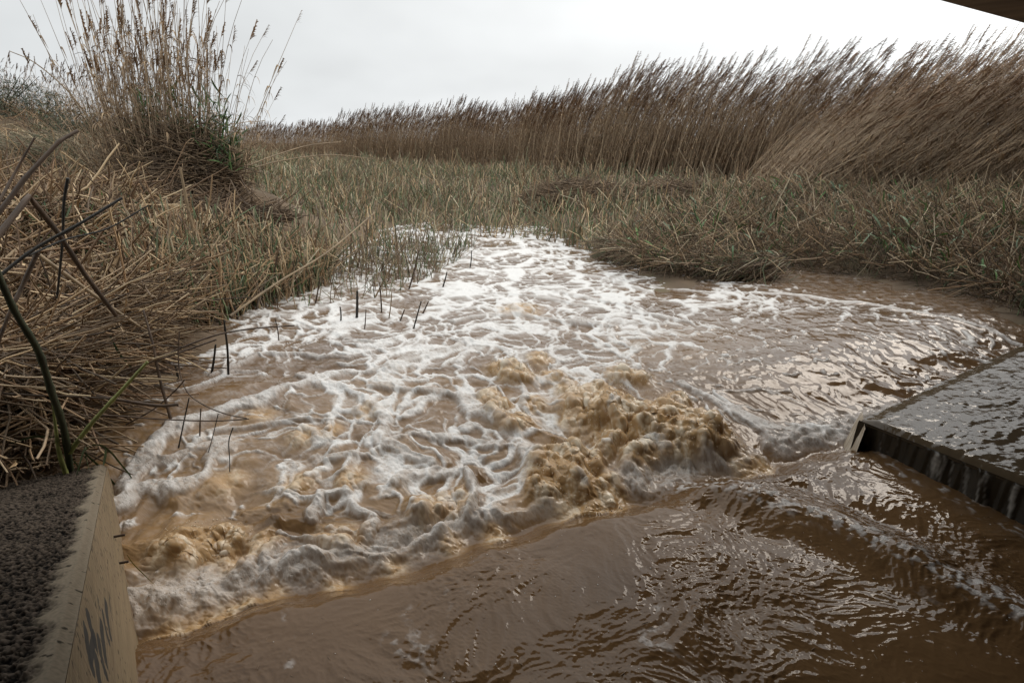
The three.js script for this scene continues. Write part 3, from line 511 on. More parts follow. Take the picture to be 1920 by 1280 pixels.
// straw heap of the left bank
{
  const poly = [[-3.15, -3.3], [-3.65, -4.4], [-3.95, -5.2], [-4.0, -6.3], [-4.5, -7.6], [-5.2, -9.4], [-7.5, -11], [-9.5, -10], [-8, -5.5], [-6, -2.2], [-3.9, -2.4]];
  const root = stuff('straw_heap', 'thick matted heap of broken dry reed straw covering the left bank', 'straw');
  scatter(root, 'straw', STRAW, dryMat, 13000, (r) => { const p = pick(r, poly); if (!p) return; const far = ss(-3.5, -8, p[1]), l = 0.15 + 0.75 * r() * r() + 0.1, t = 0.55 + 0.8 * r(), yaw = (r() < 0.42 ? 0.7 + (r() - 0.5) * 1.3 : r() * 6.28), up = r() * r(); return { at: V(p[0] - Math.cos(yaw) * l * .7, land(p[0], p[1]) + 0.02 + 0.32 * up, p[1] - Math.sin(yaw) * l * .7), dir: dirOf(yaw, (r() - 0.42) * 1.0), spin: r() * 6, scale: V(t * (0.75 + .4 * r()), l, t), color: up < 0.42 || r() < .38 ? tone(r, DARK) : tone(r, DRY) }; }, 11);  // deep straws get darker tones: shadow between straws is put into the colour
  scatter(root, 'dead_leaf', BLADE, dryMat, 5500, (r) => { const p = pick(r, poly); if (!p) return; const s = 0.12 + 0.25 * r(); return { at: V(p[0], land(p[0], p[1]) + 0.03 + 0.3 * r() * r(), p[1]), dir: dirOf(r() * 6.28, (r() - 0.3) * 1.4), spin: r() * 6, scale: V(s, s * 1.4, s * 0.8), color: tone(r, DRY, 0.45) }; }, 12);
  scatter(root, 'cane', STRAW, dryMat, 560, (r) => { const p = pick(r, poly); if (!p || p[1] > -4.1 || p[0] > -4.1) return; return { at: V(p[0], land(p[0], p[1]) + 0.05 + 0.3 * r(), p[1]), dir: dirOf(0.6 + (r() - 0.5) * 2.4, (r() - 0.4) * 0.9), spin: r() * 6, scale: V(1.1 + r() * .6, 0.5 + 0.7 * r(), 1.1 + r() * .6), color: tone(r, [[.2, .125, .07], [.3, .2, .11], [.13, .08, .045], [.5, .37, .22]]) }; }, 13);
  scatter(root, 'grass', BLADE, leafMat, 1500, (r) => { const p = pick(r, [[-4.2, -6], [-4.3, -8], [-6, -9.5], [-9, -9.5], [-7.5, -6.5], [-5, -5.5]]); if (!p) return; const s = 0.18 + 0.3 * r(); return { at: V(p[0], land(p[0], p[1]) + 0.12 * r(), p[1]), dir: dirOf(r() * 6.28, 0.7 + r() * 0.8), spin: r() * 6, scale: V(s * .6, s, s * .6), color: tone(r, GREEN) }; }, 14);
  // tangle overhanging the water at the bank foot
  scatter(root, 'overhang', STRAW, dryMat, 1900, (r) => { const t = r(), x = mix(-3.35, -4.1, t) - 0.6 * r(), z = mix(-3.3, -6.2, t) + (r() - .5) * .5; return { at: V(x, 0.0 + 0.75 * r() + 0.1, z), dir: dirOf(r() < .7 ? (r() - 0.5) * 1.6 + .3 : r() * 6.28, (r() - 0.5) * 1.0), spin: r() * 6, scale: V(0.6 + .4 * r(), 0.25 + 0.75 * r(), 0.6 + .4 * r()), color: r() < .6 ? tone(r, DARK, .5) : tone(r, DRY) }; }, 15);
}
{
  const root = stuff('dry_litter', 'dry grass and leaf litter over the rise at far left', 'litter'), poly = [[-12, -5], [-7.5, -8], [-6, -12.5], [-9, -16], [-18, -21], [-26, -19], [-20, -9]];
  scatter(root, 'litter_straw', STRAW, dryMat, 7000, (r) => { const p = pick(r, poly); if (!p) return; return { at: V(p[0], land(p[0], p[1]) + .15 * r(), p[1]), dir: dirOf(r() * 6.28, (r() - .2) * 1.2), spin: r() * 6, scale: V(.9, .25 + .5 * r(), .9), color: tone(r, r() < .5 ? DARK : DRY, .4) }; }, 17);
  scatter(root, 'litter_grass', BLADE, leafMat, 5000, (r) => { const p = pick(r, poly); if (!p) return; const s = .15 + .3 * r(), g = fbm(p[0] * .5, p[1] * .5, 2) > .05; return { at: V(p[0], land(p[0], p[1]), p[1]), dir: dirOf(r() * 6.28, .5 + r()), spin: r() * 6, scale: V(s * .5, s, s * .5), color: tone(r, g ? GREEN : DRY, .4) }; }, 18);
}
{
  const root = stuff('broken_reeds', 'long broken reed canes leaning at all angles out of the straw heap', 'reeds'), poly = [[-3.9, -4.3], [-4.3, -6.2], [-5.3, -8.4], [-8.5, -9], [-7.5, -5.5], [-5.2, -3.6]];
  scatter(root, 'broken_reed', STRAW, dryMat, 260, (r) => { const p = pick(r, poly); if (!p) return; return { at: V(p[0], land(p[0], p[1]) + .05, p[1]), dir: V((r() - .4) * 1.4, .35 + .9 * r(), (r() - .5) * 1.4).normalize(), spin: r() * 6, scale: V(.9 + .5 * r(), .4 + .6 * r(), .9 + .5 * r()), color: tone(r, [[.2, .125, .07], [.12, .075, .045], [.4, .29, .17], [.3, .2, .11]]) }; }, 27);
  scatter(root, 'bent_leaf', BLADE, dryMat, 900, (r) => { const p = pick(r, poly); if (!p) return; const s = .2 + .3 * r(); return { at: V(p[0], land(p[0], p[1]) + .15 + .2 * r(), p[1]), dir: dirOf(r() * 6.28, (r() - .2) * 1.4), spin: r() * 6, scale: V(s * .8, s, s * .8), color: tone(r, [[.42, .31, .19], [.25, .17, .1], [.14, .09, .055]], .3) }; }, 28);
}
// cut reeds standing at the left water edge
{
  const root = stuff('cut_reeds', 'dense cut tan and green reeds standing at the left water edge', 'reeds');
  const poly = [[-3.85, -6.0], [-3.5, -7.4], [-3.0, -8.6], [-3.2, -9.8], [-4.7, -9.6], [-5.3, -8.2], [-4.6, -6.4]];
  scatter(root, 'cut_reed', STRAW, dryMat, 2300, (r) => { const p = pick(r, poly); if (!p) return; const y = Math.max(-.1, land(p[0], p[1]) - 0.05), l = 0.40 + 0.75 * r() * r() + .1 * r(), lean = -0.25 + 0.5 * r(), dead = r() < .25; return { at: V(p[0], y, p[1]), dir: V(lean * (dead ? 2.4 : 1) - .12, 1, (r() - .5) * .6).normalize(), spin: r() * 6, scale: V(0.8 + 0.75 * r(), l * 1.0, 0.8 + .6 * r()), color: r() < 0.45 ? tone(r, DRY) : tone(r, OLIVE, .4) }; }, 21);
  scatter(root, 'broken_straw', STRAW, dryMat, 1000, (r) => { const p = pick(r, poly); if (!p) return; return { at: V(p[0], Math.max(0, land(p[0], p[1])) + 0.15 + 0.5 * r(), p[1]), dir: dirOf(r() * 6.28, (r() - 0.3) * 1.3), spin: r() * 6, scale: V(0.6 + .4 * r(), 0.15 + 0.3 * r(), 0.6), color: tone(r, DRY) }; }, 22);
  scatter(root, 'leaf', BLADE, leafMat, 1100, (r) => { const p = pick(r, poly); if (!p) return; const s = .15 + .25 * r(); return { at: V(p[0], Math.max(0, land(p[0], p[1])) + 0.4 * r(), p[1]), dir: dirOf(r() * 6.28, .8 + .7 * r()), spin: r() * 6, scale: V(s * .5, s, s * .5), color: tone(r, GREEN) }; }, 23);
}
// flooded stubble field
{
  const root = stuff('reed_stubble', 'wide field of short olive reed stubble standing in shallow white water', 'reeds');
  const poly = [[-3.0, -9.2], [-2.4, -11.2], [-2.7, -13.6], [-1.2, -13.6], [0.2, -13.2], [1.2, -12.2], [2.3, -11.2], [4, -11.6], [6, -14], [7.5, -18], [3, -22], [-1, -29], [-9, -34], [-22, -40], [-17, -28], [-8.5, -17], [-5.0, -12.4], [-3.6, -10]];
  scatter(root, 'stubble', STRAW, dryMat, 17500, (r) => { const p = pick(r, poly); if (!p) return; const gap = fbm(p[0] * .9 + 3, p[1] * .9, 3); if (gap < -.05 && r() < .55) return; if (p[1] > -14.5 && p[0] < -1 && r() < 0.3) return; const y = Math.max(-.06, land(p[0], p[1])) - 0.04, l = (0.24 + 0.40 * r() + .3 * gap) * (1 + .7 * (r() < .05)); return { at: V(p[0], y, p[1]), dir: V((r() - .42) * .75, 1, (r() - .5) * .6).normalize(), spin: r() * 6, scale: V(0.8 + .8 * r(), l * 1.1, 0.8 + .8 * r()), color: tone(r, r() < .65 ? OLIVE : DRY, .4) }; }, 31);
  scatter(root, 'stubble_leaf', BLADE, leafMat, 7000, (r) => { const p = pick(r, poly); if (!p) return; if (p[1] > -14.5 && p[0] < -1 && r() < 0.6) return; const s = .18 + .28 * r(); return { at: V(p[0], Math.max(-.02, land(p[0], p[1])) + .2 * r(), p[1]), dir: dirOf(r() * 6.28, .6 + .9 * r()), spin: r() * 6, scale: V(s * .35, s, s * .5), color: r() < .6 ? tone(r, GREEN) : tone(r, OLIVE) }; }, 32);
  // sparse stems out in the foam
  const sp = [[-3.5, -7.0], [-2.0, -7.7], [-1.3, -9.2], [-0.8, -12.4], [-2.4, -13], [-3.4, -9.6]];
  scatter(root, 'lone_stem', STRAW, dryMat, 900, (r) => { const p = pick(r, sp); if (!p || r() < ss(-10.5, -7.4, p[1]) * .85) return; return { at: V(p[0], -.12, p[1]), dir: V((r() - .35) * .7, 1, (r() - .5) * .6).normalize(), spin: r() * 6, scale: V(.7, .25 + .65 * r() * r(), .7), color: r() < .5 ? tone(r, DARK) : tone(r, OLIVE) }; }, 33);
  scatter(root, 'water_leaf', BLADE, leafMat, 420, (r) => { const p = pick(r, sp); if (!p || r() < ss(-10.5, -7.4, p[1]) * .8) return; const s = .2 + .25 * r(); return { at: V(p[0], -.03, p[1]), dir: dirOf(r() * 6.28, .6 + .9 * r()), spin: r() * 6, scale: V(s * .4, s, s * .4), color: r() < .6 ? tone(r, GREEN) : tone(r, OLIVE) }; }, 34);
}
// bramble and reed tangle of the right bank
{
  const root = stuff('bank_tangle', 'brown tangled dead reeds and brambles covering the right bank', 'undergrowth');
  const poly = [[1.9, -11.6], [2.2, -9.3], [3.2, -8.9], [4.4, -9.1], [5.1, -9.9], [6.4, -8.9], [6.9, -7.9], [6.75, -6.9], [9, -6.2], [16, -9], [17, -16.5], [9, -16.5], [6, -15], [3.5, -12.6]];
  scatter(root, 'dead_stem', STRAW, dryMat, 17000, (r) => { const p = pick(r, poly); if (!p) return; const y = Math.max(-.03, land(p[0], p[1])), l = 0.25 + 0.6 * r(), up = r(); return { at: V(p[0], y + 0.40 * up, p[1]), dir: dirOf(r() < .6 ? Math.PI + (r() - .5) * 1.5 : r() * 6.28, (r() - .25) * 1.3), spin: r() * 6, scale: V(.45 + .35 * r(), l, .45 + .35 * r()), color: up < .5 ? tone(r, [[.09, .06, .036], [.13, .09, .052], [.07, .055, .03]], .4) : r() < .6 ? tone(r, DARK, .5) : tone(r, DRY) }; }, 41);  // lower stems nearly black: shade of the gaps painted into their colour
  scatter(root, 'upright_stem', STRAW, dryMat, 5200, (r) => { const p = pick(r, poly); if (!p) return; return { at: V(p[0], Math.max(-.05, land(p[0], p[1])) - .05, p[1]), dir: V((r() - .5) * 1.1, 1, (r() - .5) * .9).normalize(), spin: r() * 6, scale: V(.5, .35 + .4 * r(), .5), color: tone(r, r() < .5 ? DARK : OLIVE, .4) }; }, 42);
  scatter(root, 'green_leaf', BLADE, leafMat, 9000, (r) => { const p = pick(r, poly); if (!p) return; const g = fbm(p[0] * .8 + 2, p[1] * .8, 2); if (r() > .35 + g * 1.2) return; const s = .12 + .22 * r(); return { at: V(p[0], Math.max(0, land(p[0], p[1])) + .1 + .32 * r(), p[1]), dir: dirOf(r() * 6.28, .2 + 1.1 * r()), spin: r() * 6, scale: V(s * .5, s, s * .6), color: tone(r, GREEN, .4) }; }, 43);
  scatter(root, 'brown_leaf', BLADE, dryMat, 9000, (r) => { const p = pick(r, poly); if (!p) return; const s = .07 + .15 * r(); return { at: V(p[0], Math.max(0, land(p[0], p[1])) + .36 * r(), p[1]), dir: dirOf(r() * 6.28, (r() - .3) * 1.6), spin: r() * 6, scale: V(s * .7, s, s * .7), color: tone(r, DARK, .5) }; }, 44);
  scatter(root, 'pale_stem', STRAW, dryMat, 900, (r) => { const p = pick(r, poly); if (!p) return; return { at: V(p[0], Math.max(0, land(p[0], p[1])) + .15 + .3 * r(), p[1]), dir: dirOf(r() * 6.28, .1 + 1.1 * r()), spin: r() * 6, scale: V(.75, .3 + .6 * r(), .75), color: tone(r, [[.55, .45, .31], [.42, .33, .22], [.3, .23, .15]]) }; }, 47);
  scatter(root, 'broad_leaf', BLADE, leafMat, 2200, (r) => { const p = pick(r, poly); if (!p) return; if (fbm(p[0] * .7 + 2, p[1] * .7, 2) < -.02 && r() < .8) return; const s = .22 + .25 * r(); return { at: V(p[0], Math.max(0, land(p[0], p[1])) + .25 + .25 * r(), p[1]), dir: dirOf(r() * 6.28, .4 + r()), spin: r() * 6, scale: V(s * .8, s, s * .9), color: tone(r, GREEN, .35) }; }, 48);
  // mat of bent stems drooping into the water off the point
  scatter(root, 'drooping_stem', STRAW, dryMat, 1500, (r) => { const t = r(), x = mix(1.6, 4.3, t) + .3 * r(), z = mix(-10.8, -9.0, Math.min(1, t * 1.5)) - .5 * r(); return { at: V(x + .3, .08 + .3 * r(), z), dir: dirOf(Math.PI - .3 + (r() - .5) * 1.2, -.25 + (r() - .5) * .6), spin: r() * 6, scale: V(.5, .3 + .5 * r(), .5), color: tone(r, r() < .4 ? OLIVE : DARK, .4) }; }, 45);
}
// heaps of flattened reed
function heap(name, label, cx, cz, rx, rz, h, n, seed, cols) {
  const root = stuff(name, label, 'reed debris'), y0 = land(cx, cz), pos = [], idx = [];
  for (let j = 0; j <= 14; j++) for (let i = 0; i <= 28; i++) { const a = i / 28 * 6.28319, q = j / 14, y = h * (1 - q * q) * (0.8 + 0.4 * n2(Math.cos(a) * q * 3 + seed, Math.sin(a) * q * 3)); pos.push(cx + Math.cos(a) * rx * q * .8, y0 - .12 + y * .92, cz + Math.sin(a) * rz * q * .8); if (i && j) { const o = (j - 1) * 29 + i - 1; idx.push(o, o + 1, o + 29, o + 1, o + 30, o + 29); } }
  const m = mesh('mound', geo(pos, idx), std([.05, .034, .022], .95, { side: THREE.DoubleSide }), root); m.userData.kind = 'stuff';
  scatter(root, 'flat_reed', STRAW, dryMat, n, (r) => { const a = r() * 6.283, q = Math.sqrt(r()), x = Math.cos(a) * q, z = Math.sin(a) * q; const l = .3 + .6 * r(), yw = (r() < .5 ? 0 : Math.PI) + (r() - .5) * 1.2; return { at: V(cx + x * rx * .9 - Math.cos(yw) * l * .5, y0 - .1 + h * (1 - q * q) * (.85 + .3 * r()) + .06 * r(), cz + z * rz - Math.sin(yw) * l * .5), dir: dirOf(yw, (r() - .5) * .6), spin: r() * 6, scale: V(.8 + .5 * r(), l, .8 + .5 * r()), color: tone(r, cols, .4) }; }, seed);
}
heap('debris_heap', 'dark mounded heap of dead reeds in front of the tall reed belt', 2.2, -18.2, 2.5, 1.3, .8, 2600, 61, DARK);
heap('debris_heap', 'low flattened heap of dead reeds stretching right of the mound', 5.2, -17.6, 2.7, 1.0, .5, 2000, 62, DARK);
heap('debris_heap', 'flat mat of brown reeds below the big left reed clump', -6.3, -10.6, 2.2, .9, .28, 2200, 63, [[.2, .135, .08], [.14, .095, .056], [.1, .066, .04]]);
heap('debris_heap', 'dark nest of dead leaves at the foot of the left reed clump', -6.75, -11.7, .95, .6, 1.0, 2600, 64, DARK);

// belts of tall reeds behind
const RR = rng(500);
const belt = [0.12, 0.2, 0.28, 0.22, 0.32, 0.16].map((l) => reed(RR, { L: 3.2, lean: l * .4, bow: l * .8, r: 0.010, leaves: 7, plume: 0.42, pn: 22 }));
const bare = [0.1, 0.2, 0.3].map((l) => reed(RR, { L: 2.7, lean: l, bow: l * .5, r: 0.010, leaves: 5, plume: 0 }));
const REEDC = [[.41, .32, .235], [.34, .26, .19], [.26, .195, .14], [.50, .405, .305]];
function reedBelt(name, label, line, n, seed, lean) { // line: x, z, height, thickness
  const root = stuff(name, label, 'reed bed');
  const L = []; let tot = 0; for (let i = 1; i < line.length; i++) { tot += Math.hypot(line[i][0] - line[i - 1][0], line[i][1] - line[i - 1][1]); L.push(tot); }
  const place = (r, sc) => { const s = r() * tot, k = L.findIndex((q) => q >= s), a = line[k], b = line[k + 1], t = (s - (k ? L[k - 1] : 0)) / (L[k] - (k ? L[k - 1] : 0)), back = r(), x = mix(a[0], b[0], t), z = mix(a[1], b[1], t) - back * mix(a[3], b[3], t), g = 0.5 + fbm(x * .35 + seed, z * .35, 2) * 1.1, h = mix(a[2], b[2], t) * (0.58 + 0.40 * Math.pow(r(), 1.5) + .22 * g) * sc / 3.2, ln = mix(a[4] ?? lean, b[4] ?? lean, t) + (r() - .5) * .26; return { at: V(x, land(x, z) - .05, z), dir: V(ln, 1, (r() - .5) * .14).normalize(), spin: (r() - .5) * .9, scale: V(h, h, h), color: tone(r, REEDC, .22) }; };
  scatter(root, 'reed', belt, stemMat, n, (r) => place(r, 1), seed);
  scatter(root, 'bare_reed', bare, stemMat, Math.round(n * .7), (r) => place(r, .74), seed + 1);
}
reedBelt('reed_bed', 'far brown reed bed on the horizon right of the left clump', [[-24, -47, 2.4, 6], [-16, -43, 2.4, 6], [-12.8, -41, 2.3, 6]], 2600, 71, .02);
reedBelt('reed_bed', 'middle brown reed belt with level plumed tops under grey sky', [[-12.6, -38, 2.9, 6], [-5.3, -36, 3.1, 6], [-.3, -31, 3.1, 6]], 3800, 73, .05);
reedBelt('reed_bed', 'tall wind bent reed belt with dark plumes right of the middle', [[-.2, -30, 3.1, 6, 0], [2, -25.5, 3.5, 6, .03], [4.9, -23, 4.0, 6, .05], [8.3, -21.5, 4.0, 6, .1], [12.5, -20.5, 4.1, 6, .16], [17, -20, 4.5, 6, .2]], 5600, 75, .1);

// the two big clumps: separate stems with their plumes
const CL = rng(801), clumpStem = [], clumpPlume = [];
for (let i = 0; i < 10; i++) { const L = 4, pts = reedCurve(L, 0.02 + .02 * i * .3, (i % 5) * .035, CL); const gs = [tint(tube(pts, (t) => .0105 * (1 - .65 * t), 5), [1, .95, .85])]; for (let k = 0; k < 7; k++) { const t = .2 + .7 * CL(), p = pts[Math.floor(t * 8)]; gs.push(tint(deadLeaf(p, CL, .2 + .3 * CL(), .6 + .9 * CL()), [.8, .7, .55], .1)); } clumpStem.push([mergeGeometries(gs), pts[8], pts[8].clone().sub(pts[7]).normalize()]); }
for (let i = 0; i < 6; i++) clumpPlume.push(tint(plumeGeo(V(0, -.06, 0), UPV, CL, 24, .30 + .14 * CL()), [1, .86, .7], .15));
function clump(name, label, stems, bulk) {
  const root = thing(name, label, 'reed clump'), mats = REEDC.map((c) => std([c[0] * 0.86, c[1] * 0.86, c[2] * 0.86], .75, { vertexColors: true, side: THREE.DoubleSide })), pm = [[.31, .245, .185], [.38, .3, .23], [.23, .18, .14]].map((c) => std(c, .85, { vertexColors: true, side: THREE.DoubleSide })), r = rng(900 + stems.length);
  for (const s of stems) {
    const [g, tip, td] = clumpStem[Math.floor(r() * 10)], o = mesh('reed_stem', g, mats[Math.floor(r() * 4)], root);
    o.position.copy(s.at); Q.setFromUnitVectors(UPV, s.dir); Q2.setFromAxisAngle(UPV, s.spin); o.quaternion.copy(Q.multiply(Q2)); o.scale.setScalar(s.h / 4);
    if (s.plume) { const p = mesh('plume', clumpPlume[Math.floor(r() * 6)], pm[Math.floor(r() * 3)], o); p.position.copy(tip); p.quaternion.setFromUnitVectors(UPV, td); p.rotateY((r() - .5) * 1.2 - s.spin); p.scale.setScalar(4 / s.h * s.plume); }
  }
  bulk(root); return root;
}
{
  const r = rng(61), st = [];
  for (let i = 0; i < 285; i++) { const a = r() * 6.283, q = Math.sqrt(r()), bx = -7.25 + Math.cos(a) * q * 1.2, bz = -12 + Math.sin(a) * q * .7, f = (bx + 7.25) / 1.25, h = 2.0 + 2.3 * r() * (1 - .3 * Math.abs(f)); st.push({ at: V(bx, land(bx, bz) - .1, bz), dir: V(f * .15 + (r() - .5) * .26, 1, (r() - .5) * .3).normalize(), spin: r() * 1.6 - .8, h, plume: r() < .62 ? .9 : 0 }); }
  for (const [bx, tx, h, pl] of [[-5.95, -4.1, 3.7, .8], [-5.9, -4.6, 2.7, 1], [-6.1, -4.4, 2.3, 1], [-5.8, -4.9, 2.9, 0], [-6.0, -5.2, 3.2, 0], [-6.2, -5.6, 3.6, .9], [-6.0, -4.5, 1.8, .9], [-8.4, -10.3, 2.6, .9], [-8.3, -9.8, 2.2, .8], [-8.2, -9.4, 3.0, .9]]) st.push({ at: V(bx, land(bx, -12) - .1, -12), dir: V(tx - bx, h, .1).normalize(), spin: 0, h, plume: pl });
  clump('reed_clump', 'big upright clump of tall dry reeds with plumes at upper left', st, (root) => {
    scatter(root, 'bulk', bare, stemMat, 520, (r) => { const a = r() * 6.283, q = Math.sqrt(r()), x = -7.3 + Math.cos(a) * q * 1.5, z = -12.1 + Math.sin(a) * q * .8, h = .35 + .4 * r(); return { at: V(x, land(x, z) - .1, z), dir: V((x + 7.3) * .2 + (r() - .5) * .5, 1, (r() - .5) * .4).normalize(), spin: r() * 6, scale: V(h, h, h), color: tone(r, REEDC, .3) }; }, 62);
    scatter(root, 'green_blade', BLADE, leafMat, 560, (r) => { const right = r() < .6, x = right ? -6.1 + (r() - .5) * .9 : -7.1 + (r() - .5) * 1.2, s = .3 + .35 * r(); return { at: V(x, 1.5 + 1.5 * r() * r() + (right ? .1 : .3), -11.8 + .5 * (r() - .5)), dir: dirOf(r() * 6.28, .6 + .8 * r()), spin: r() * 6, scale: V(s * .6, s, s * .7), color: tone(r, GREEN, .3) }; }, 65);
    scatter(root, 'dead_tangle', STRAW, dryMat, 1500, (r) => { const x = -6.75 + (r() - .5) * 1.7, y = 1.45 + 1.15 * r() * r(); return { at: V(x, y, -11.4 - .6 * r()), dir: dirOf((r() < .5 ? -.6 : Math.PI - .4) + (r() - .5), (r() - .5) * 1.3), spin: r() * 6, scale: V(.8, .3 + .6 * r(), .8), color: tone(r, DARK, .5) }; }, 66);
  });
}
{
  const r = rng(71), st = [];
  for (let i = 0; i < 270; i++) { const t = r(), bx = mix(7.4, 14.5, t), bz = -15.3 - 2.6 * r() - .25 * t, h = mix(3.9, 5.6, t) * (.62 + .40 * r()); st.push({ at: V(bx, land(bx, bz) - .05, bz), dir: V(mix(.6, .24, t) + (r() - .5) * .34, 1, (r() - .5) * .14).normalize(), spin: (r() - .5) * .7, h, plume: r() < .7 ? 1.15 : 0 }); }
  clump('reed_clump', 'huge wind bent clump of dry reeds leaning right on the right bank', st, (root) => {
    scatter(root, 'bulk', belt.slice(2), stemMat, 1500, (r) => { const t = r(), x = mix(7.2, 16, t), z = -15.4 - 3.4 * r(), h = mix(1.05, 1.42, t) * (.66 + .36 * r()); return { at: V(x, land(x, z) - .05, z), dir: V(mix(.6, .26, t) + (r() - .5) * .3, 1, (r() - .5) * .14).normalize(), spin: (r() - .5) * .8, scale: V(h, h, h), color: tone(r, REEDC, .25) }; }, 72);
    scatter(root, 'leaning_stem', bare, stemMat, 1700, (r) => { const t = r(), x = mix(7, 16, t), z = -15.1 - 2.2 * r(), h = (.65 + .5 * r()); return { at: V(x, land(x, z) - .05, z), dir: V(mix(.78, .34, t) + (r() - .5) * .5, 1, (r() - .5) * .2).normalize(), spin: (r() - .5), scale: V(h, h, h), color: tone(r, [...REEDC, [.3, .235, .175]], .25) }; }, 73);
  });
}
// bushy rise at the far left with its own reeds
{
  const leafG = [BLADE[0], BLADE[2]];
  for (const [label, cx, cz, rx, ry, rz] of [['dark green bush at the far left edge under the sky', -15.2, -17.5, 2.4, 1.15, 1.4], ['lower dark green bush between the far left bush and clump', -11.8, -16.5, 1.9, .75, 1.1], ['small green bush behind the left foot of the clump', -9.6, -14.2, 1.0, .5, .8]]) {
    const b = thing('bush', label, 'bush', null), y0 = land(cx, cz);
    const tr = []; const r0 = rng(Math.round(cx * 100) + 5000); for (let i = 0; i < 9; i++) { const a = r0() * 6.28; tr.push(tube([V(cx, y0 - .1, cz), V(cx + Math.cos(a) * rx * .3, y0 + ry * .4, cz + Math.sin(a) * rz * .3), V(cx + Math.cos(a) * rx * .7, y0 + ry * .9, cz + Math.sin(a) * rz * .6)], (t) => .02 * (1 - .7 * t), 5)); }
    mesh('trunk', mergeGeometries(tr), std([.06, .045, .03], .9), b);
    scatter(b, 'crown', leafG, leafMat, Math.round(rx * 2600), (r) => { const a = r() * 6.283, e = Math.asin(r()), q = Math.pow(r(), .35), l = 1 + .35 * n2(Math.cos(a) * 2 + cx, Math.sin(a) * 2 + e * 2); const s = .07 + .08 * r(); return { at: V(cx + Math.cos(a) * Math.cos(e) * rx * q * l, y0 - .1 + Math.sin(e) * ry * q * l, cz + Math.sin(a) * Math.cos(e) * rz * q * l), dir: dirOf(r() * 6.28, (r() - .2) * 1.5), spin: r() * 6, scale: V(s * 1.5, s, s * 1.5), color: r() < .25 ? tone(r, DARK) : tone(r, [[.045, .06, .03], [.06, .075, .035], [.035, .05, .028]], .4) }; }, Math.round(-cx * 10));
  }
  reedBelt('reed_bed', 'thin plumed reeds on the rise at the far left', [[-19, -19.5, 1.6, 2.5], [-14, -18.4, 1.7, 2.5], [-10.2, -15.5, 1.7, 2]], 420, 81, .02);
  const rt = stuff('leaning_reeds', 'flattened dry reeds leaning down the left bank behind the clump', 'reeds');
  scatter(rt, 'leaning_reed', STRAW, dryMat, 1500, (r) => { const x = mix(-13, -8.2, r()), z = -12.5 - 2.2 * r(); return { at: V(x, land(x, z) + .55 * r(), z), dir: dirOf(.25 + (r() - .5) * .5, -.35 + (r() - .5) * .4), spin: r() * 6, scale: V(.7, .8 + 1.1 * r(), .7), color: tone(r, [[.22, .17, .1], [.16, .13, .075], [.26, .21, .14], [.1, .1, .05]], .3) }; }, 83);
  const gt = stuff('grass_patch', 'bright green grass tufts on the left bank beside the straw', 'grass');
  scatter(gt, 'grass_blade', BLADE, leafMat, 2600, (r) => { const k = r() < .6, x = k ? mix(-9.8, -8.2, r()) : mix(-12, -9.5, r()), z = k ? -10.5 - 2 * r() : -11.5 - 3 * r(), s = .12 + .16 * r(); return { at: V(x, land(x, z), z), dir: dirOf(r() * 6.28, .8 + .7 * r()), spin: r() * 6, scale: V(s * .5, s, s * .5), color: tone(r, [[.10, .15, .035], [.13, .17, .05], [.07, .11, .03]], .3) }; }, 84);
}

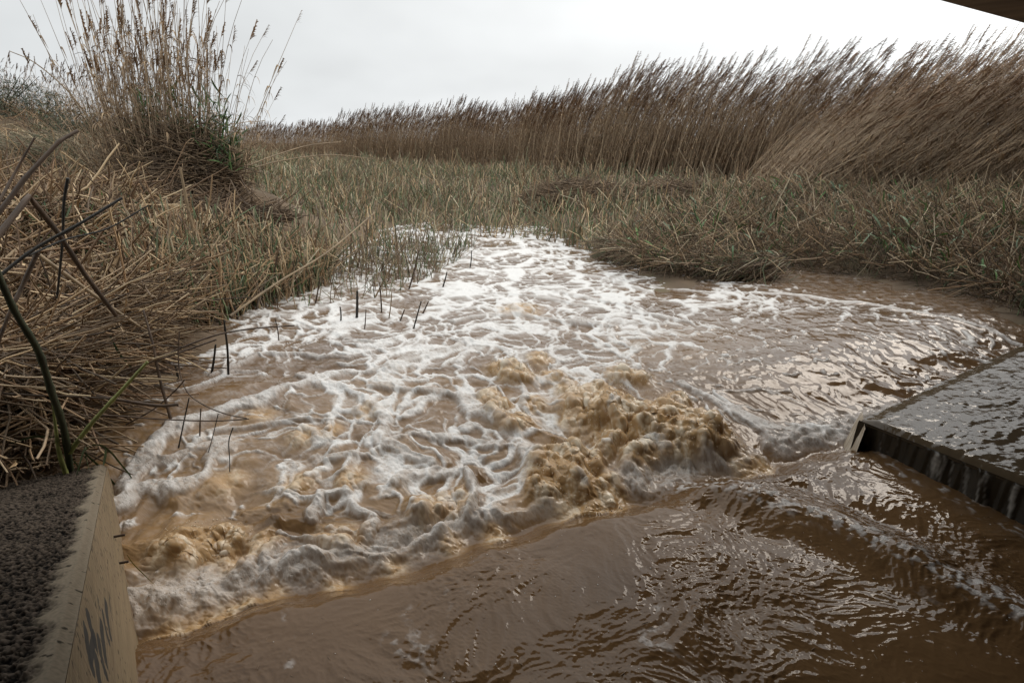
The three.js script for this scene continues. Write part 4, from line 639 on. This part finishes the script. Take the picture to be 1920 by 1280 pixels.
// ---------- single canes, twigs and sticks ----------
const STEMS = [
  ["green_cane","thick dark green cane bowing up and left from behind the concrete block","cane","green canes by the concrete block","dgreen",0.0213,0.0158,0,-3.03,0.01,-3.2,-2.88,0.48,-3.1,-2.79,0.77,-3.0,-2.7,1.09,-2.9,-2.66,1.33,-2.8,-2.6,1.62,-2.7],
  ["green_cane","pale yellow green cane slanting right over the water from the concrete block","cane","green canes by the concrete block","lime",0.016,0.009,0,-2.94,0.26,-3.15,-2.78,0.45,-3.2,-2.57,0.66,-3.25,-2.38,0.85,-3.3],
  ["green_cane","short split yellow green shoot beside the thick dark green cane","cane","green canes by the concrete block","lime",0.0171,0.0048,0,-2.98,0.09,-3.12,-2.96,0.29,-3.1,-2.93,0.48,-3.1,-2.9,0.65,-3.1],
  ["fallen_cane","thick black cane rising from the left edge across the straw","cane","dark canes leaning over the left bank","black",0.0105,0.0084,0,-2.94,1.45,-3.0,-2.82,1.6,-3.2,-2.65,1.73,-3.4,-2.5,1.86,-3.6],
  ["fallen_cane","thin black twig branching below the thick black cane","twig","dark canes leaning over the left bank","black",0.0064,0.0046,0,-2.94,1.55,-3.3,-2.86,1.61,-3.5,-2.72,1.65,-3.7,-2.54,1.78,-3.9],
  ["fallen_cane","upright thin dark cane standing on the straw bank","cane","dark canes leaning over the left bank","black",0.0074,0.0104,0,-3.28,1.14,-3.8,-3.12,1.56,-3.8,-3.04,1.81,-3.8,-2.97,1.97,-3.8],
  ["fallen_cane","brown cane with a hooked tip reaching up to the left reeds","cane","dark canes leaning over the left bank","brown",0.0141,0.0096,1,-2.82,1.79,-3.0,-2.75,2.0,-3.2,-2.65,2.2,-3.4,-2.6,2.26,-3.5],
  ["fallen_cane","thin brown cane at the left edge beside the hooked one","cane","dark canes leaning over the left bank","brown",0.0088,0.0055,0,-2.97,1.83,-3.2,-2.95,2.04,-3.4,-2.87,2.22,-3.5],
  ["fallen_cane","brown cane snapped at a peak above the left straw bank","cane","dark canes leaning over the left bank","brown",0.017,0.0156,1,-2.95,1.66,-3.1,-2.92,1.89,-3.4,-2.97,1.63,-3.6,-3.03,1.31,-3.8,-3.04,0.95,-4.0],
  ["fallen_cane","dark brown cane descending from the straw peak to the left edge","cane","dark canes leaning over the left bank","brown",0.0146,0.0097,0,-2.97,1.55,-3.4,-3.04,1.36,-3.3,-3.06,1.24,-3.2,-3.11,1.06,-3.1],
  ["fallen_cane","straight tan cane lying across the middle of the straw bank","cane","dark canes leaning over the left bank","tan",0.0156,0.0118,0,-3.53,1.45,-4.0,-3.39,1.22,-4.1,-3.24,0.98,-4.2,-3.1,0.76,-4.3],
  ["fallen_cane","tall broken tan cane standing above the cut reeds","cane","dark canes leaning over the left bank","tan",0.0238,0.0148,0,-4.38,0.77,-7.6,-4.41,1.35,-7.6,-4.41,1.88,-7.6],
  ["fallen_cane","long tan cane slanting over the flooded cut reeds","cane","dark canes leaning over the left bank","tan",0.0148,0.0105,0,-3.41,0.22,-6.3,-3.08,0.46,-7.0,-2.68,0.69,-7.8,-2.22,1.12,-9.0],
  ["bare_twig","long brown twig pointing right over the tan water","twig","twigs reaching over the water from the left bank","brown",0.0098,0.0053,0,-3.39,0.36,-3.6,-3.09,0.46,-3.8,-2.78,0.6,-4.0,-2.44,0.71,-4.2,-2.2,0.72,-4.35,-1.89,0.7,-4.5],
  ["bare_twig","dark brown twig under the long one meeting it at its fork","twig","twigs reaching over the water from the left bank","brown",0.0087,0.0066,0,-3.4,0.4,-3.7,-3.07,0.51,-3.9,-2.75,0.58,-4.1,-2.45,0.66,-4.25],
  ["bare_twig","straight thin twig lying level above the white foam","twig","twigs reaching over the water from the left bank","brown",0.0066,0.0044,0,-3.12,0.41,-3.4,-2.87,0.35,-3.5,-2.61,0.27,-3.6,-2.28,0.2,-3.7,-2.03,0.19,-3.75],
  ["bare_twig","curved twig drooping to the tip of the level twig","twig","twigs reaching over the water from the left bank","brown",0.0047,0.0044,0,-2.58,0.82,-4.0,-2.58,0.55,-3.9,-2.49,0.39,-3.8,-2.34,0.3,-3.75,-2.19,0.23,-3.75,-2.05,0.19,-3.76],
  ["bare_twig","blunt brown cane end poking out low over the foam","cane","twigs reaching over the water from the left bank","brown",0.0127,0.0116,0,-3.03,0.46,-3.6,-2.85,0.39,-3.65,-2.65,0.33,-3.7,-2.53,0.33,-3.72],
  ["bare_twig","leaning dark stick crossing the twigs at the bank foot","stick","twigs reaching over the water from the left bank","brown",0.0122,0.0082,0,-2.74,0.11,-3.9,-2.82,0.42,-4.0,-2.88,0.68,-4.1,-2.96,0.93,-4.2],
  ["bare_twig","thin forked twig below the leaning dark stick","twig","twigs reaching over the water from the left bank","brown",0.0058,0.0045,0,-2.95,0.17,-3.7,-2.74,0.28,-3.75,-2.57,0.42,-3.8,-2.49,0.5,-3.8],
  ["bare_twig","hair thin dark twig hanging down over the brown eddy","twig","twigs reaching over the water from the left bank","black",0.0042,0.0027,0,-2.08,0.2,-3.6,-2.1,0.12,-3.55,-2.1,-0.05,-3.5,-2.15,-0.4,-3.45],
  ["bare_twig","fine twig pair drooping above the left foam loop","twig","twigs reaching over the water from the left bank","black",0.0029,0.0028,0,-2.23,0.26,-3.7,-2.3,0.04,-3.65,-2.44,-0.31,-3.6],
  ["reed_stick","thick black stub left of the two paired sticks","stick","dead reed sticks standing in the flood water","black",0.0118,0.0082,0,-3.03,-0.04,-5.02,-2.96,0.16,-5.02,-2.91,0.33,-5.02],
  ["reed_stick","taller stick right of the thick black stub","stick","dead reed sticks standing in the flood water","black",0.0117,0.0082,0,-2.83,-0.04,-4.98,-2.78,0.3,-4.98,-2.76,0.6,-4.98],
  ["reed_stick","short black stub at the foot of the twigs","stick","dead reed sticks standing in the flood water","black",0.0114,0.008,0,-3.26,-0.04,-4.85,-3.24,0.07,-4.85,-3.24,0.17,-4.85],
  ["reed_stick","slim dark stick slanting into the left foam","stick","dead reed sticks standing in the flood water","black",0.0058,0.0041,0,-2.6,-0.04,-3.71,-2.51,0.19,-3.71,-2.43,0.39,-3.71],
  ["reed_stick","short stick hanging at the level twig middle","stick","dead reed sticks standing in the flood water","brown",0.006,0.0042,0,-2.52,-0.04,-3.87,-2.49,0.1,-3.87,-2.46,0.22,-3.87],
  ["reed_stick","pale stick in front of the left cut reeds","stick","dead reed sticks standing in the flood water","tan",0.0132,0.0093,0,-4.32,-0.05,-6.77,-4.28,0.36,-6.77,-4.26,0.72,-6.77],
  ["reed_stick","lone bent stick at the end of the long twig","stick","dead reed sticks standing in the flood water","brown",0.0071,0.005,0,-2.76,-0.05,-6.06,-2.75,0.12,-6.06,-2.76,0.26,-6.06],
  ["reed_stick","forked dark stump at the cut reed edge","stick","dead reed sticks standing in the flood water","black",0.0159,0.0111,0,-3.59,-0.05,-6.79,-3.58,0.09,-6.79,-3.59,0.19,-6.79],
  ["reed_stick","dark slanted stick farthest right in the white water","stick","dead reed sticks standing in the flood water","black",0.0101,0.0071,0,-1.25,-0.05,-6.49,-1.18,0.17,-6.49,-1.12,0.35,-6.49],
  ["reed_stick","small slanted stick beside the farthest right one","stick","dead reed sticks standing in the flood water","brown",0.0111,0.0078,0,-1.24,-0.05,-7.12,-1.18,0.07,-7.12,-1.13,0.17,-7.12],
  ["reed_stick","short stick leaning by the twin stubs","stick","dead reed sticks standing in the flood water","brown",0.0106,0.0074,0,-1.48,-0.05,-6.77,-1.43,0.07,-6.77,-1.39,0.16,-6.77],
  ["reed_stick","thin stick leaning left of the twin stubs","stick","dead reed sticks standing in the flood water","brown",0.0076,0.0053,0,-1.86,-0.05,-6.49,-1.83,0.11,-6.49,-1.81,0.25,-6.49],
  ["reed_stick","fat green stub in the foam","stick","dead reed sticks standing in the flood water","black",0.0188,0.0132,0,-2.06,-0.05,-6.88,-2.03,0.18,-6.88,-2.01,0.38,-6.88],
  ["reed_stick","black stick beside the fat green stub","stick","dead reed sticks standing in the flood water","black",0.0106,0.0074,0,-2.24,-0.05,-6.77,-2.22,0.09,-6.77,-2.22,0.2,-6.77],
  ["reed_stick","dark stick alone near the middle of the far pool","stick","dead reed sticks standing in the flood water","black",0.0133,0.0093,0,-1.13,-0.05,-8.49,-1.07,0.12,-8.49,-1.03,0.26,-8.49],
  ["reed_stick","leaning stick before the mid stubble gap","stick","dead reed sticks standing in the flood water","brown",0.0131,0.0092,0,-1.65,-0.05,-8.39,-1.53,0.3,-8.39,-1.44,0.62,-8.39],
  ["reed_stick","tan stick leaning right beside the mid stubble gap","stick","dead reed sticks standing in the flood water","tan",0.0124,0.0087,0,-2.09,-0.05,-7.93,-1.85,0.35,-7.93,-1.63,0.7,-7.93],
  ["reed_stick","thin tall stick rising from the foam pool","stick","dead reed sticks standing in the flood water","brown",0.0111,0.0078,0,-1.78,-0.05,-7.12,-1.77,0.21,-7.12,-1.77,0.43,-7.12],
  ["reed_stick","pair stick standing close to the tall thin one","stick","dead reed sticks standing in the flood water","tan",0.0081,0.0056,0,-1.64,-0.05,-6.88,-1.59,0.18,-6.88,-1.56,0.38,-6.88],
  ["reed_stick","low broken stick in foam below the stubble","stick","dead reed sticks standing in the flood water","brown",0.0119,0.0084,0,-2.87,-0.05,-7.64,-2.8,0.18,-7.64,-2.74,0.38,-7.64],
  ["reed_stick","slender stick at the left stubble corner","stick","dead reed sticks standing in the flood water","brown",0.0124,0.0087,0,-3.21,-0.05,-7.93,-3.21,0.27,-7.93,-3.22,0.55,-7.93],
  ["reed_stick","crooked stick on the left stubble rim","stick","dead reed sticks standing in the flood water","brown",0.0119,0.0084,0,-3.57,-0.05,-7.64,-3.43,0.34,-7.64,-3.31,0.68,-7.64],
  ["reed_stick","dark stick in the far pool near the foam edge","stick","dead reed sticks standing in the flood water","black",0.0116,0.0081,0,-0.79,-0.06,-9.93,-0.75,0.15,-9.93,-0.74,0.33,-9.93],
  ["reed_stick","short leaning stick left of the far pool foam","stick","dead reed sticks standing in the flood water","brown",0.0145,0.0102,0,-1.78,-0.06,-9.3,-1.8,0.17,-9.3,-1.83,0.35,-9.3],
  ["reed_stick","short stub in the shallow far water","stick","dead reed sticks standing in the flood water","brown",0.0131,0.0092,0,-1.21,-0.06,-11.18,-1.17,0.12,-11.18,-1.15,0.25,-11.18],
  ["floating_branch","dark branch lying on the foam below the right bank","branch","branches trailing in the water","black",0.0133,0.0071,0,2.31,-0.05,-8.5,2.71,-0.06,-8.7,3.27,-0.04,-9.1],
  ["floating_branch","thin branch trailing right into the water below the bank","branch","branches trailing in the water","brown",0.0107,0.007,0,3.37,-0.05,-9.1,3.75,-0.06,-8.9,4.09,0.0,-8.9],
  ["standing_straw","pale bent straw standing highest on the right bank","straw","pale straws standing out of the banks","tan",0.018,0.0113,0,7.63,0.91,-11.5,7.54,1.33,-11.6,7.36,1.64,-11.6,7.26,1.76,-11.6],
  ["standing_straw","pale straw standing behind the middle stubble near the dark heap","straw","pale straws standing out of the banks","tan",0.0205,0.0117,0,2.14,1.14,-15,2.2,1.61,-15,2.32,2.03,-15],
  ["standing_straw","kinked pale straw right of the dark heap","straw","pale straws standing out of the banks","tan",0.0191,0.0109,1,4.57,0.87,-14,4.44,1.53,-14,4.19,1.8,-14,4.02,2.04,-14],
  ["standing_straw","tall pale straw standing at the foot of the right reeds","straw","pale straws standing out of the banks","tan",0.0203,0.0102,0,5.88,1.22,-13,5.88,1.69,-13,5.91,2.12,-13],
  ["standing_straw","pale straw leaning left on the right bank slope","straw","pale straws standing out of the banks","tan",0.0164,0.0082,0,7.72,0.42,-10.5,7.45,0.68,-10.5,7.27,0.88,-10.5],
  ["standing_straw","straight pale straw in the middle of the right bank rim","straw","pale straws standing out of the banks","tan",0.0185,0.0105,0,5.45,1.0,-13.5,5.31,1.43,-13.5,5.24,1.76,-13.5],
  ["bowed_reed","arching dry reed bowed right from the big clump with drooping tip","reed","arching dead reeds bowed over the stubble","tan",0.0152,0.0094,0,-6.31,1.57,-13,-5.83,1.86,-14,-5.24,2.11,-15,-4.7,2.19,-16],
  ["bowed_reed","lower arching dry reed lying over the pale stubble","reed","arching dead reeds bowed over the stubble","tan",0.0152,0.0094,0,-6.45,1.46,-13,-5.72,1.74,-14,-4.71,1.87,-15,-3.85,1.74,-16],
  ["bowed_reed","long dry reed hanging left from the sky to the bank slope","reed","arching dead reeds bowed over the stubble","tan",0.0135,0.0067,0,-8.11,2.25,-11.5,-8.51,3.07,-11.5,-9.06,3.62,-11.5,-9.43,3.79,-11.5]
];
const SC = { dgreen: [.035, .045, .016], lime: [.26, .28, .085], black: [.022, .019, .014], brown: [.085, .052, .03], tan: [.30, .215, .125] }, stemMats = {};
for (const k in SC) stemMats[k] = std(SC[k], .6, { vertexColors: true });
const canes = [];
for (const [name, label, cat, group, col, r0, r1, bend, ...c] of STEMS) {
  const raw = []; for (let i = 0; i < c.length; i += 3) raw.push(V(c[i], c[i + 1], c[i + 2]));
  let pts = raw; if (!bend && raw.length > 2) pts = new THREE.CatmullRomCurve3(raw, false, 'centripetal').getPoints(raw.length * 6); else { pts = []; for (let i = 0; i + 1 < raw.length; i++) for (let k = 0; k < 6; k++) pts.push(raw[i].clone().lerp(raw[i + 1], k / 6)); pts.push(raw[raw.length - 1]); }
  const rr = rng(Math.round(c[0] * 1000) + 7000), len = pts.length, node = 5 + Math.floor(rr() * 3);
  const g = tube(pts, (t) => { const i = Math.round(t * (len - 1)); return mix(r0, r1, t) * (i % node === 0 ? 1.16 : 1) * (0.95 + .1 * rr()); }, 8);
  const o = mesh(name, colored(g, (x, y, z) => { const k = .8 + .5 * n2(x * 31 + y * 17, z * 31 + y * 9); return [k, k, k]; }), stemMats[col]);
  tag(o, label, cat, group || null); canes.push(o);
}
{ // leaf tuft at the foot of the green canes, and a leaf on the wall face
  const t = thing('reed_leaves', 'green reed leaves drooping over the end of the concrete block', 'leaves');
  const put = (pts, w, c) => mesh('leaf', ribbon(new THREE.CatmullRomCurve3(pts.map((p) => V(...p))).getPoints(10), (q) => w * Math.pow(Math.sin(Math.PI * clamp(.08 + q * .92, 0, 1)), .7) + .0008, V(.3, .9, .2), .3), std(c, .5, { side: THREE.DoubleSide }), t);
  for (const [pts, w, c] of [[[[-2.8,0.16,-3.1],[-2.79,0.27,-3.1],[-2.74,0.36,-3.05],[-2.82,0.15,-3.0]],0.012,[0.04,0.075,0.025]],[[[-2.87,0.25,-3.15],[-2.81,0.29,-3.2],[-2.78,0.24,-3.25],[-2.75,0.08,-3.3],[-2.73,-0.11,-3.35],[-2.76,-0.2,-3.35]],0.007,[0.05,0.085,0.02]],[[[-2.85,0.27,-3.15],[-2.84,0.16,-3.2],[-2.84,0.06,-3.25],[-2.83,-0.1,-3.3],[-2.82,-0.2,-3.35],[-2.72,-0.32,-3.35]],0.007,[0.045,0.08,0.02]],[[[-2.78,0.23,-3.25],[-2.8,0.17,-3.25],[-2.83,0.09,-3.25]],0.013,[0.05,0.09,0.02]],[[[-2.89,0.24,-3.1],[-2.87,0.18,-3.1],[-2.87,0.08,-3.1]],0.01,[0.06,0.1,0.03]],[[[-3.13,0.78,-4.0],[-3.09,0.62,-4.0],[-3.01,0.49,-4.0]],0.014,[0.03,0.07,0.03]],[[[-3.06,0.35,-3.2],[-3.1,0.41,-3.1],[-3.15,0.42,-3.0]],0.008,[0.035,0.06,0.02]]]) put(pts, w, c);
  const y = thing('fallen_leaf', 'thin yellow leaf caught on the wing wall edge above the eddy', 'leaf');
  mesh('blade', ribbon(new THREE.CatmullRomCurve3([[-2.15,0.04,-2.45],[-2.13,-0.03,-2.45],[-2.09,-0.1,-2.45],[-2.04,-0.18,-2.45]].map((p) => V(...p))).getPoints(8), (q) => .006 * Math.sin(Math.PI * clamp(.1 + q * .88, 0, 1)) + .0008, V(.3, .9, .2), .3), std([.28, .25, .05], .5, { side: THREE.DoubleSide }), y);
}
renderer.render(scene, camera);
